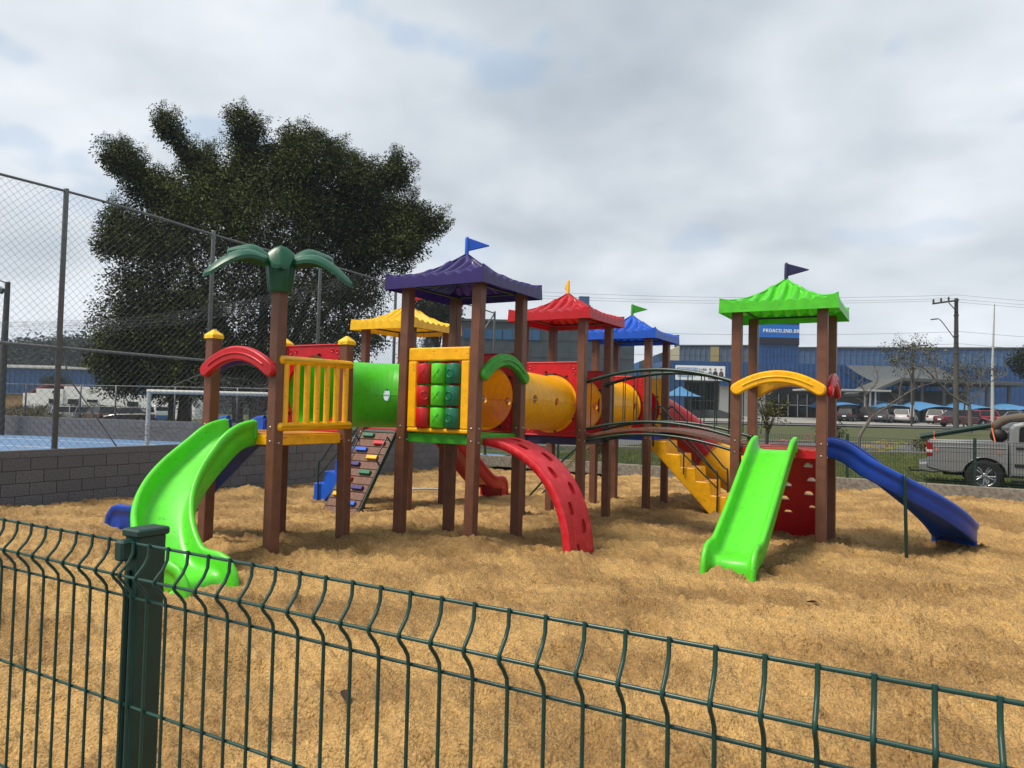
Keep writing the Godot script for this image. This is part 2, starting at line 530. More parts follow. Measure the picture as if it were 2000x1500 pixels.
func make_ground() -> void:
	var st := S()
	st.set_smooth_group(1)
	var pm := PlaneMesh.new(); pm.size = Vector2(1600, 1600)
	struct("ground", pm, M.grass, Vector3(0, -1.6, -300))
	# grass beyond the pit, rising in a bank to the far road
	var as_ := []
	for i in 66: as_.append(-90.0 + 240.0 * i / 65.0)
	var bs := [10.98]
	while bs[-1] < 330.0: bs.append(bs[-1] + 0.5 + (bs[-1] - 10.98) * 0.04)
	var wob := FastNoiseLite.new(); wob.seed = 9; wob.frequency = 0.35
	var gp := func(i: int, j: int) -> Vector3:
		var p := W(as_[i], 0, bs[j])
		p.y = -0.5 if in_court(p) else terrain_y(p) + wob.get_noise_2d(p.x, p.z) * 0.05
		return p
	for j in bs.size() - 1:
		for i in as_.size() - 1:
			quad(st, gp.call(i, j), gp.call(i, j + 1), gp.call(i + 1, j + 1), gp.call(i + 1, j))
	struct("grass_field", mesh(st), M.grass)
	var pv := S()
	box(pv, Vector3.ZERO, Vector3(40, 0.2, 14), 0.01)
	var pvo := struct("pavement", mesh(pv), M.paving, W(3.0, 0.0, -13.55))
	pvo.rotation.y = YAW
	# near street, its kerb, the far street and the factory forecourt follow the terrain 6 cm above it
	var strip := func(x0: float, x1: float, d0: float, d1: float, lift: float, nd: int) -> ArrayMesh:
		var s := S()
		s.set_smooth_group(1)
		var nx := 40
		for i in nx:
			for j in nd:
				var c := []
				for q in [[0, 0], [0, 1], [1, 1], [1, 0]]:
					var x: float = lerp(x0, x1, float(i + q[0]) / nx)
					var d: float = lerp(d0, d1, float(j + q[1]) / nd) + x * 0.10
					var p := Vector3(x, 0, -d)
					p.y = terrain_y(p) + lift
					c.append(p)
				quad(s, c[0], c[1], c[2], c[3])
		return mesh(s)
	struct("street", strip.call(-3.0, 90.0, 27.6, 35.2, 0.07, 8), M.asphalt)
	struct("street_far", strip.call(-3.0, 90.0, 56.0, 64.0, 0.08, 10), M.asphalt)
	struct("forecourt", strip.call(10.0, 90.0, 66.0, 100.0, 0.10, 16), M.paving)
	for e in [[27.45, "kerb"], [35.3, "kerb"]]:
		var ks := S()
		for i in 46:
			var x := -3.0 + i * 2.0
			var p := Vector3(x, 0, -(e[0] + x * 0.10))
			p.y = terrain_y(p) + 0.08
			bx(ks, Transform3D(Basis(Vector3.UP, 0.0997), p), Vector3(2.0, 0.22, 0.16), 0.02)
		struct("kerb", mesh(ks), M.concrete)

func grass_tufts() -> void:
	var st := S()
	var r := RandomNumberGenerator.new(); r.seed = 4
	for k in 9:
		var a := r.randf() * TAU
		var l := r.randf_range(0.06, 0.13)
		var lean := Vector3(cos(a), 0, sin(a)) * l * r.randf_range(0.3, 0.9)
		var p := Vector3(r.randf_range(-0.07, 0.07), 0, r.randf_range(-0.07, 0.07))
		var s := Vector3(-sin(a), 0, cos(a)) * 0.006
		quad(st, p - s, p - s * 0.7 + lean * 0.4 + Vector3(0, l * 0.7, 0), p + lean + Vector3(0, l, 0), p + s)
	var mm := MultiMesh.new()
	mm.transform_format = MultiMesh.TRANSFORM_3D
	mm.use_colors = true
	mm.mesh = mesh(st)
	mm.instance_count = 26000
	for i in mm.instance_count:
		var b := 11.15 + 17.0 * pow(r.randf(), 1.6)
		var a := r.randf_range(-6.0, 18.0)
		var p := W(a, 0, b)
		p.y = terrain_y(p)
		mm.set_instance_transform(i, Transform3D(Basis(Vector3.UP, r.randf() * TAU).scaled(Vector3.ONE * r.randf_range(0.7, 1.4)), p))
		var t := r.randf()
		mm.set_instance_color(i, Color(0.085, 0.125, 0.03).lerp(Color(0.20, 0.20, 0.06), t * t))
	var m := mat("blade", Color.WHITE, 0.9)
	m.vertex_color_use_as_albedo = true
	m.backlight_enabled = true; m.backlight = Color(0.12, 0.15, 0.04)
	var o := MultiMeshInstance3D.new()
	o.name = "grass"
	o.multimesh = mm; o.material_override = m
	add_child(o)
	tag(o, "short olive green grass between the far kerb wall and the street", "grass")
	o.set_meta("kind", "stuff")

# ---------------------------------------------------------------- play set
var T := {}   # tower middle (a, b) and platform height

func L(a: float, y: float, b: float) -> Vector3:
	return Vector3(a, y, -b)

func square_post(root: Node3D, a: float, b: float, top: float, lean := Vector2.ZERO) -> void:
	var st := S()
	var w := 0.118
	var foot := sand_y(a, b) - 0.3
	var h := top - foot
	var xf := Transform3D(Basis(Vector3(1, 0, 0), Vector3(lean.x, 1, lean.y), Vector3(0, 0, 1)), L(a, foot + h * 0.5, b))
	bx(st, xf, Vector3(w, h, w), 0.007)
	part(root, "post", st, M.post_brown)

func bolts(st: SurfaceTool, p: Vector3, n: Vector3) -> void:
	var q := Basis(Quaternion(Vector3.UP, n))
	lathe(st, Transform3D(q, p), [Vector2(0.010, -0.004), Vector2(0.010, 0.004), Vector2(0.006, 0.008), Vector2(0, 0.008)], 8)

func platform(root: Node3D, a: float, b: float, y: float, m: Material, deck: Material, label: String) -> void:
	var st := S()
	for s in [-1, 1]:
		box(st, L(a + s * 0.475, y - 0.055, b), Vector3(0.04, 0.105, 0.88), 0.006)
		box(st, L(a, y - 0.055, b + s * 0.475), Vector3(0.88, 0.105, 0.04), 0.006)
	for k in 3:
		box(st, L(a - 0.3 + 0.3 * k, y - 0.06, b), Vector3(0.04, 0.07, 0.9), 0.004)
	var p := part(root, "platform", st, m, label)
	var sd := S()
	for k in 7:
		box(sd, L(a - 0.42 + 0.14 * k, y - 0.004, b), Vector3(0.134, 0.024, 0.985 if k > 0 and k < 6 else 0.87), 0.004)
	part(p, "deck", sd, deck)

func roof(root: Node3D, a: float, b: float, y: float, m: Material, flag_m: Material, flag_turn: float, label: String) -> void:
	var st := S()
	var e := 0.684
	var ns := 26
	var nt := 72
	for sidei in 4:
		var rot := Basis(Vector3.UP, sidei * PI / 2)
		var f := func(i: int, j: int, inner: bool) -> Vector3:
			var s := float(j) / ns
			var t := float(i) / nt * 2.0 - 1.0
			var x := t * s * e
			var z := s * e
			var ph := 0.120 + 0.385 * pow(1.0 - s, 1.7)
			var corner := absf(t)
			ph += 0.055 * pow(corner, 4.0) * s * s * s
			var wave := cos((x / e) * 4.5 * TAU)
			var msk: float = smoothstep(1.0, 0.84, corner) * smoothstep(0.04, 0.22, s) * lerp(1.0, 0.35, smoothstep(0.90, 1.0, s))
			ph += (0.036 * clamp(wave * 1.6, -1.0, 1.0)) * msk
			if inner:
				ph -= 0.014; x *= 0.985; z *= 0.985
			return Vector3(a, y, -b) + rot * Vector3(x, ph, z)
		for inner in [false]:
			st.set_smooth_group(2 + sidei + (10 if inner else 0))
			for j in ns:
				for i in nt:
					if j == 0:
						st.add_vertex(f.call(i, 0, inner)); st.add_vertex(f.call(i + 1, 1, inner)); st.add_vertex(f.call(i, 1, inner))
					else:
						quad(st, f.call(i, j, inner), f.call(i + 1, j, inner), f.call(i + 1, j + 1, inner), f.call(i, j + 1, inner))
			# skirt
			st.set_smooth_group(20 + sidei + (10 if inner else 0))
			for i in nt:
				var p0: Vector3 = f.call(i, ns, inner)
				var p1: Vector3 = f.call(i + 1, ns, inner)
				var o := rot * Vector3(0, 0, 0.010)
				var b0 := Vector3(p0.x, y, p0.z) + (p0 - Vector3(a, p0.y, -b)) * 0.012
				var b1 := Vector3(p1.x, y, p1.z) + (p1 - Vector3(a, p1.y, -b)) * 0.012
				quad(st, p0, p1, b1, b0)
	# ridges
	for k in 4:
		var ang := PI / 4 + k * PI / 2
		var pts := []
		for j in 13:
			var s := j / 12.0
			pts.append(Vector3(a, y, -b) + Vector3(cos(ang), 0, sin(ang)) * s * e * 1.414 + Vector3(0, 0.120 + 0.385 * pow(1.0 - s, 1.7) + 0.055 * s * s * s + 0.002, 0))
		tube(st, pts, 0.011, 6)
	var rf := part(root, "roof", st, m, label)
	var fr := S()
	for s in [-1, 1]:
		box(fr, L(a + s * 0.43, y + 0.05, b), Vector3(0.025, 0.025, 0.86), 0.003)
		box(fr, L(a, y + 0.052, b + s * 0.43), Vector3(0.86, 0.025, 0.025), 0.003)
	part(rf, "roof_frame", fr, M.rail_green)
	var fl := S()
	var top := Transform3D(Basis(Vector3.UP, flag_turn), Vector3(a, y + 0.49, -b))
	lathe(fl, top, [Vector2(0.026, 0), Vector2(0.023, 0.20), Vector2(0.016, 0.222), Vector2(0, 0.228)], 12)
	prism(fl, top, [Vector2(0.01, 0.045), Vector2(0.27, 0.115), Vector2(0.275, 0.125), Vector2(0.01, 0.212)], -0.012, 0.012, 0.006)
	part(rf, "flag", fl, flag_m)

# arched barrier board with a raised rib; base frame: x across, y up, z out
func arch(root: Node3D, xf: Transform3D, m: Material, label: String, w := 1.08, rise := 0.17) -> void:
	var st := S()
	var up := []
	var lo := []
	var n := 18
	for k in n + 1:
		var t := float(k) / n * 2.0 - 1.0
		var c := Vector2(t * (w * 0.5 - 0.075), rise * (1.0 - t * t) )
		var tn := Vector2(w * 0.5, -2.0 * t * rise).normalized()
		var nn := Vector2(-tn.y, tn.x)
		up.append(c + nn * 0.075); lo.append(c - nn * 0.075)
	var o := []
	for k in n + 1: o.append(up[k])
	for k in range(1, 8):
		var a := PI / 2 - PI * k / 8.0 + atan2(-2.0 * rise, w * 0.5)
		o.append(Vector2(w * 0.5 - 0.075, 0) + Vector2(cos(a), sin(a)) * 0.075)
	for k in n + 1: o.append(lo[n - k])
	for k in range(1, 8):
		var a := -PI / 2 - PI * k / 8.0 - atan2(-2.0 * rise, w * 0.5)
		o.append(Vector2(-w * 0.5 + 0.075, 0) + Vector2(cos(a), sin(a)) * 0.075)
	o.reverse()
	prism(st, xf, o, -0.035, 0.035, 0.018, 3)
	var rib := []
	for k in 15:
		var t := float(k) / 14 * 1.7 - 0.85
		rib.append(xf * Vector3(t * (w * 0.5 - 0.075), rise * (1.0 - t * t), 0.036))
	tube(st, rib, 0.011, 8)
	part(root, "arch_board", st, m, label)

func holed_panel(root: Node3D, xf: Transform3D, w: float, h: float, r: float, cy: float, m: Material, label: String) -> Node3D:
	var st := S()
	var n := 64
	var t := 0.022
	for k in n:
		var c := []
		for q in [k, k + 1]:
			var a: float = TAU * q / n + 0.0001
			var d := Vector2(cos(a), sin(a))
			var ex: float = (w * 0.5) / max(absf(d.x), 0.0001)
			var ey: float = ((h - cy) if d.y > 0 else cy) / max(absf(d.y), 0.0001)
			c.append(d * r + Vector2(0, cy)); c.append(d * min(ex, ey) + Vector2(0, cy))
		for z in [-t, t]:
			poly(st, [xf * Vector3(c[0].x, c[0].y, z), xf * Vector3(c[1].x, c[1].y, z), xf * Vector3(c[3].x, c[3].y, z), xf * Vector3(c[2].x, c[2].y, z)], xf.basis.z * z)
		for e in [[0, 2], [1, 3]]:
			quad(st, xf * Vector3(c[e[0]].x, c[e[0]].y, -t), xf * Vector3(c[e[1]].x, c[e[1]].y, -t), xf * Vector3(c[e[1]].x, c[e[1]].y, t), xf * Vector3(c[e[0]].x, c[e[0]].y, t))
	# moulded rim and dimples in the corners
	var rim := [Vector3(-w * 0.5 + 0.012, 0.012, t), Vector3(-w * 0.5 + 0.012, h - 0.012, t), Vector3(w * 0.5 - 0.012, h - 0.012, t), Vector3(w * 0.5 - 0.012, 0.012, t)]
	for z in [-1.0, 1.0]:
		for k in 4:
			var p0: Vector3 = rim[k]
			var p1: Vector3 = rim[(k + 1) % 4]
			p0.z *= z; p1.z *= z
			tube(st, [xf * p0, xf * p1], 0.012, 6)
		for sx in [-1, 1]:
			for q in [[0.37, 0.09, 0.030], [0.29, 0.075, 0.024], [0.38, 0.17, 0.022]]:
				for yy in [q[1], h - q[1]]:
					lathe(st, Transform3D(xf.basis * Basis(Vector3.RIGHT, PI / 2), xf * Vector3(sx * q[0], yy, t * z)), [Vector2(q[2], -0.006 * 1), Vector2(q[2] * 0.92, 0.007 * z), Vector2(q[2] * 0.7, 0.009 * z), Vector2(q[2] * 0.5, 0.002 * z), Vector2(0, 0.0)], 14)
	var p := part(root, "panel", st, m, label)
	var bs := S()
	for k in 8:
		var a := TAU * k / 8 + 0.2
		for z in [-1.0, 1.0]:
			lathe(bs, Transform3D(xf.basis * Basis(Vector3.RIGHT, PI / 2), xf * Vector3(cos(a) * (r + 0.025), cy + sin(a) * (r + 0.025), z * 0.034)), [Vector2(0.018, -0.012), Vector2(0.018, 0.008), Vector2(0.012, 0.016), Vector2(0, 0.018)] if z > 0 else [Vector2(0, -0.018), Vector2(0.012, -0.016), Vector2(0.018, -0.008), Vector2(0.018, 0.012)], 8)
	part(p, "bolt_ring", bs, M.black)
	return p

# crawl tube with round windows: path of middles, holes as [distance, angle, radius]
func crawl_tube(root: Node3D, path: Array, r: float, holes: Array, m: Material, label: String, side := Vector3.ZERO) -> void:
	var st := S()
	var fr := frames(path, side)
	var dist := [0.0]
	for i in range(1, path.size()): dist.append(dist[-1] + path[i].distance_to(path[i - 1]))
	var total: float = dist[-1]
	var nl := int(total / 0.020) + 1
	var na := 126
	var at := func(s: float) -> Transform3D:
		var i := 0
		while i < path.size() - 2 and dist[i + 1] < s: i += 1
		var f: float = clamp((s - dist[i]) / max(dist[i + 1] - dist[i], 0.0001), 0.0, 1.0)
		return fr[i].interpolate_with(fr[i + 1], f)
	var grid := []
	for i in nl + 1:
		var row := []
		for k in na + 1:
			var s := total * i / nl
			var a := TAU * k / na
			for hh in holes:
				var d := Vector2(s - hh[0], wrapf(a - hh[1], -PI, PI) * r)
				var l := d.length()
				if absf(l - hh[2]) < 0.0145 and l > 0.001:
					d = d * (hh[2] / l)
					s = hh[0] + d.x; a = hh[1] + d.y / r
			row.append(Vector2(s, a))
		grid.append(row)
	var cache := {}
	for sh in [[r, 1]]:
		st.set_smooth_group(sh[1])
		for i in nl:
			for k in na:
				var c: Vector2 = (grid[i][k] + grid[i + 1][k + 1]) * 0.5
				var skip := false
				for hh in holes:
					if Vector2(c.x - hh[0], wrapf(c.y - hh[1], -PI, PI) * r).length() < hh[2] - 0.004: skip = true
				if skip: continue
				var v := []
				for q in [grid[i][k], grid[i][k + 1], grid[i + 1][k + 1], grid[i + 1][k]]:
					var key := "%0.4f" % q.x
					if not cache.has(key): cache[key] = at.call(q.x)
					var f: Transform3D = cache[key]
					v.append(f * Vector3(cos(q.y) * sh[0], sin(q.y) * sh[0], 0))
				quad(st, v[0], v[1], v[2], v[3])
	st.set_smooth_group(3)
	for hh in holes:
		for k in 32:
			var v := []
			for q in [[k, r + 0.004], [k + 1, r + 0.004], [k + 1, r - 0.024], [k, r - 0.024]]:
				var a: float = TAU * q[0] / 32.0
				var f: Transform3D = at.call(hh[0] + cos(a) * hh[2])
				var an: float = hh[1] + sin(a) * hh[2] / r
				v.append(f * Vector3(cos(an) * q[1], sin(an) * q[1], 0))
			quad(st, v[0], v[1], v[2], v[3])
	# moulding seams and end flanges
	for e in [0, fr.size() - 1]:
		var f: Transform3D = fr[e]
		var fl := []
		for p in [[0.0, -0.01], [0.0, 0.012], [0.035, 0.012], [0.035, -0.01]]:
			fl.append(p)
		for k in 48:
			for q in 4:
				var p: Array = fl[q]
				var p2: Array = fl[(q + 1) % 4]
				var a0 := TAU * k / 48
				var a1 := TAU * (k + 1) / 48
				st.set_smooth_group(5 + q)
				quad(st, f * Vector3(cos(a0) * (r + p[0]), sin(a0) * (r + p[0]), p[1]), f * Vector3(cos(a1) * (r + p[0]), sin(a1) * (r + p[0]), p[1]), f * Vector3(cos(a1) * (r + p2[0]), sin(a1) * (r + p2[0]), p2[1]), f * Vector3(cos(a0) * (r + p2[0]), sin(a0) * (r + p2[0]), p2[1]))
	for sd in [0.0, PI]:
		var pts := []
		for f in fr: pts.append(f * Vector3(cos(sd) * (r + 0.001), 0, 0))
		tube(st, pts, 0.004, 5)
	part(root, "crawl_tube", st, m, label)

func slide_profile(wide := 0.215, wall := 0.17, skirt := 0.085) -> Array:
	var half := [Vector2(0.0, -0.035), Vector2(wide - 0.03, -0.035), Vector2(wide - 0.01, -skirt), Vector2(wide + 0.03, -skirt - 0.005), Vector2(wide + 0.044, -skirt + 0.012), Vector2(wide + 0.046, 0.04), Vector2(wide + 0.05, wall * 0.55), Vector2(wide + 0.062, wall * 0.60), Vector2(wide + 0.064, wall - 0.02), Vector2(wide + 0.052, wall), Vector2(wide + 0.03, wall + 0.006), Vector2(wide + 0.012, wall - 0.006), Vector2(wide + 0.006, wall - 0.03), Vector2(wide, 0.06), Vector2(wide - 0.02, 0.018), Vector2(wide - 0.06, 0.002)]
	var o := half.duplicate()
	o.append(Vector2(0, 0))
	for k in range(half.size() - 1, 0, -1): o.append(Vector2(-half[k].x, half[k].y))
	return o

func slide(root: Node3D, path: Array, m: Material, label: String, side := Vector3.ZERO, wide := 0.215, wall := 0.17, skirt := 0.085) -> Node3D:
	var st := S()
	var fr := frames(path, side)
	sweep(st, slide_profile(wide, wall, skirt), fr, true, true, 1)
	# top lugs that hook on the platform
	var f: Transform3D = fr[0]
	for s in [-1, 1]:
		bx(st, Transform3D(f.basis, f * Vector3(s * (wide + 0.035), 0.07, 0.0)), Vector3(0.06, 0.19, 0.05), 0.012)
	return part(root, "slide", st, m, label)

# curved quarter-turn slide; start and heading in the set's frame, turns left
func quarter_path(p: Vector3, hd: Vector3, straight: float, radius: float, run: float, drop: float) -> Array:
	var lf := Vector3(hd.z, 0, -hd.x)   # left of the heading seen from above
	var o := []
	var total := straight + radius * PI / 2 + run
	var n := 44
	for k in n + 1:
		var s := total * k / n
		var q := p
		if s < straight: q += hd * s
		elif s < straight + radius * PI / 2:
			var a := (s - straight) / radius
			q += hd * (straight + sin(a) * radius) + lf * (1.0 - cos(a)) * radius
		else:
			q += hd * (straight + radius) + lf * (radius + s - straight - radius * PI / 2)
		var t := s / total
		var prof: float = 0.0
		if t < 0.07: prof = 0.02 * t / 0.07
		elif t < 0.86: prof = lerp(0.02, 1.0, pow((t - 0.07) / 0.79, 0.95)) if t > 0.15 else 0.02 + (t - 0.07) * 0.62
		else: prof = 1.0
		q.y -= drop * prof
		o.append(q)
	# soften the heights
	for it in 6:
		for k in range(1, o.size() - 1):
			o[k].y = (o[k - 1].y + o[k].y * 2.0 + o[k + 1].y) * 0.25
	return o

func with_lip(path: Array, foot: float) -> Array:
	var l: Vector3 = path[-1]
	var h: Vector3 = path[-1] - path[-3]
	h.y = 0
	h = h.normalized()
	var o := path.duplicate()
	o.append(l + h * 0.05 + Vector3(0, -0.012, 0))
	o.append(l + h * 0.075 + Vector3(0, -0.04, 0))
	o.append(l + h * 0.085 + Vector3(0, -0.08, 0))
	o.append(Vector3(l.x + h.x * 0.09, foot, l.z + h.z * 0.09))
	return o

# moulded stairs: local x runs down and out, z across; top tread at height y
func stairs(root: Node3D, xf: Transform3D, y: float, n: int, run: float, ground: float, m: Material, tread_m: Material, label: String, rail_label: String) -> void:
	var st := S()
	var rise := (y - ground) / n
	var p := [Vector2(-0.02, y), ]
	for k in n:
		p.append(Vector2(run * k + run * 0.95, y - rise * k))
		p.append(Vector2(run * k + run, y - rise * k - rise * 0.96))
	p.append(Vector2(run * n + 0.02, ground - 0.12))
	p.append(Vector2(run * (n - 1.0), ground - 0.12))
	p.append(Vector2(0.06, y - rise * 1.0))
	p.append(Vector2(-0.02, y - rise * 0.7))
	p.reverse()
	prism(st, xf, p, -0.33, 0.33, 0.012)
	var s := part(root, "stairs", st, m, label)
	for k in n:
		var ts := S()
		bx(ts, Transform3D(xf.basis, xf * Vector3(run * k + run * 0.45, y - rise * k + 0.002, 0)), Vector3(run * 0.86, 0.012, 0.60), 0.004)
		part(s, "tread", ts, tread_m)
	for z in [-0.36, 0.36]:
		var rs := S()
		var e := run * (n - 0.6)
		tube(rs, smooth([xf * Vector3(0.03, y - 0.1, z), xf * Vector3(0.03, y + 0.45, z), xf * Vector3(0.08, y + 0.58, z), xf * Vector3(0.20, y + 0.56, z), xf * Vector3(e * 0.6, y - rise * n * 0.55 + 0.62, z), xf * Vector3(e - 0.08, ground + 0.68, z), xf * Vector3(e, ground + 0.58, z), xf * Vector3(e, ground - 0.1, z)], 6), 0.016, 8)
		tube(rs, [xf * Vector3(0.03, y + 0.30, z), xf * Vector3(e, ground + 0.36, z)], 0.013, 8)
		tube(rs, [xf * Vector3(e * 0.5, y - rise * n * 0.5, z), xf * Vector3(e * 0.5, y - rise * n * 0.5 + 0.40, z)], 0.013, 8)
		part(s, "handrail", rs, M.rail_green)

func make_playset() -> void:
	var R := thing("playground_set", "large plastic playground set of brown posts, bright slides, crawl tubes and tent roofs", "playground", O, YAW)
	T = {"palm": [-1.3, -1.66, 1.23], "purple": [0.0, 0.0, 1.24], "yellow": [-3.03, 2.69, 1.16], "red": [-0.04, 2.95, 1.18], "blue": [0.15, 5.31, 1.16], "green": [3.28, 2.55, 1.14]}
	var leans := {"palm": [Vector2(0.012, 0), Vector2(0.0, 0), Vector2(-0.012, 0), Vector2(0, 0)], "purple": [Vector2(0.014, 0), Vector2(0.014, 0), Vector2(0.0, 0), Vector2(0.01, 0)]}
	for k in T:
		var t: Array = T[k]
		for q in 4:
			var s: Vector2 = [Vector2(-0.5, -0.5), Vector2(0.5, -0.5), Vector2(0.5, 0.5), Vector2(-0.5, 0.5)][q]
			var top: float = t[2] + 1.74
			if k == "palm": top = (2.74 if q == 1 else 2.23)
			square_post(R, t[0] + s.x, t[1] + s.y, top, leans[k][q] if leans.has(k) else Vector2.ZERO)
			if k == "palm" and q != 1:
				var cs := S()
				var c := L(t[0] + s.x, 2.225, t[1] + s.y) + Vector3(leans[k][q].x * 1.1, 0, 0)
				lathe(cs, Transform3D(Basis(Vector3.UP, PI / 4), c), [Vector2(0.0, 0.0), Vector2(0.100, 0.0), Vector2(0.100, 0.034), Vector2(0.092, 0.045), Vector2(0.016, 0.098), Vector2(0.0, 0.101)], 4, -1)
				part(R, "post_cap", cs, M.roof_yellow, "yellow pyramid cap on a low brown post")
			var bs := S()
			for e in [[Vector3(0, 0, 1), 0.04], [Vector3(1, 0, 0), -0.04]]:
				bolts(bs, L(t[0] + s.x, t[2] - 0.07, t[1] + s.y) + e[0] * 0.0595 + Vector3(0, e[1] * 0.2, 0), e[0])
				bolts(bs, L(t[0] + s.x, t[2] + 0.08, t[1] + s.y) + e[0] * 0.0595, e[0])
			part(R, "bolt", bs, M.bolt)
	platform(R, -1.3, -1.66, 1.23, M.yellow, M.yellow_deck, "yellow platform of the palm tower")
	platform(R, 0, 0, 1.24, M.leaf_lime, M.leaf_lime, "green platform under the purple roof")
	platform(R, -3.03, 2.69, 1.16, M.red, M.red_deck, "red platform under the yellow roof")
	platform(R, -0.04, 2.95, 1.15, M.navy, M.navy, "navy platform under the red roof")
	platform(R, 0.15, 5.31, 1.16, M.blue, M.blue, "blue platform under the blue roof")
	platform(R, 3.28, 2.55, 1.14, M.red, M.red_deck, "red platform under the green roof")
	roof(R, 0, 0, 2.92, M.thin_purple, M.roof_blue, 0.55, "purple tent roof with a blue flag")
	roof(R, -3.03, 2.69, 2.84, M.thin_roof_yellow, M.red, 0.5, "yellow tent roof")
	roof(R, -0.04, 2.95, 2.895, M.thin_red, M.yellow, 2.2, "red tent roof with a yellow flag")
	roof(R, 0.15, 5.31, 2.835, M.thin_roof_blue, M.leaf_lime, 0.35, "blue tent roof with a green flag")
	roof(R, 3.28, 2.55, 2.82, M.thin_lime, M.navy, 0.2, "bright green tent roof with a dark flag")
	palm_tower(R)
	purple_tower(R)
	yellow_tower(R)
	red_and_blue_tower(R)
	green_tower(R)

func face(a: float, y: float, b: float, n: Vector3) -> Transform3D:   # x across, y up, z = n
	return Transform3D(Basis(Vector3.UP.cross(n), Vector3.UP, n), L(a, y, b))

const NF := Vector3(0, 0, 1)    # towards the street (-V)
const NB := Vector3(0, 0, -1)
const NR := Vector3(1, 0, 0)    # +U
const NL := Vector3(-1, 0, 0)

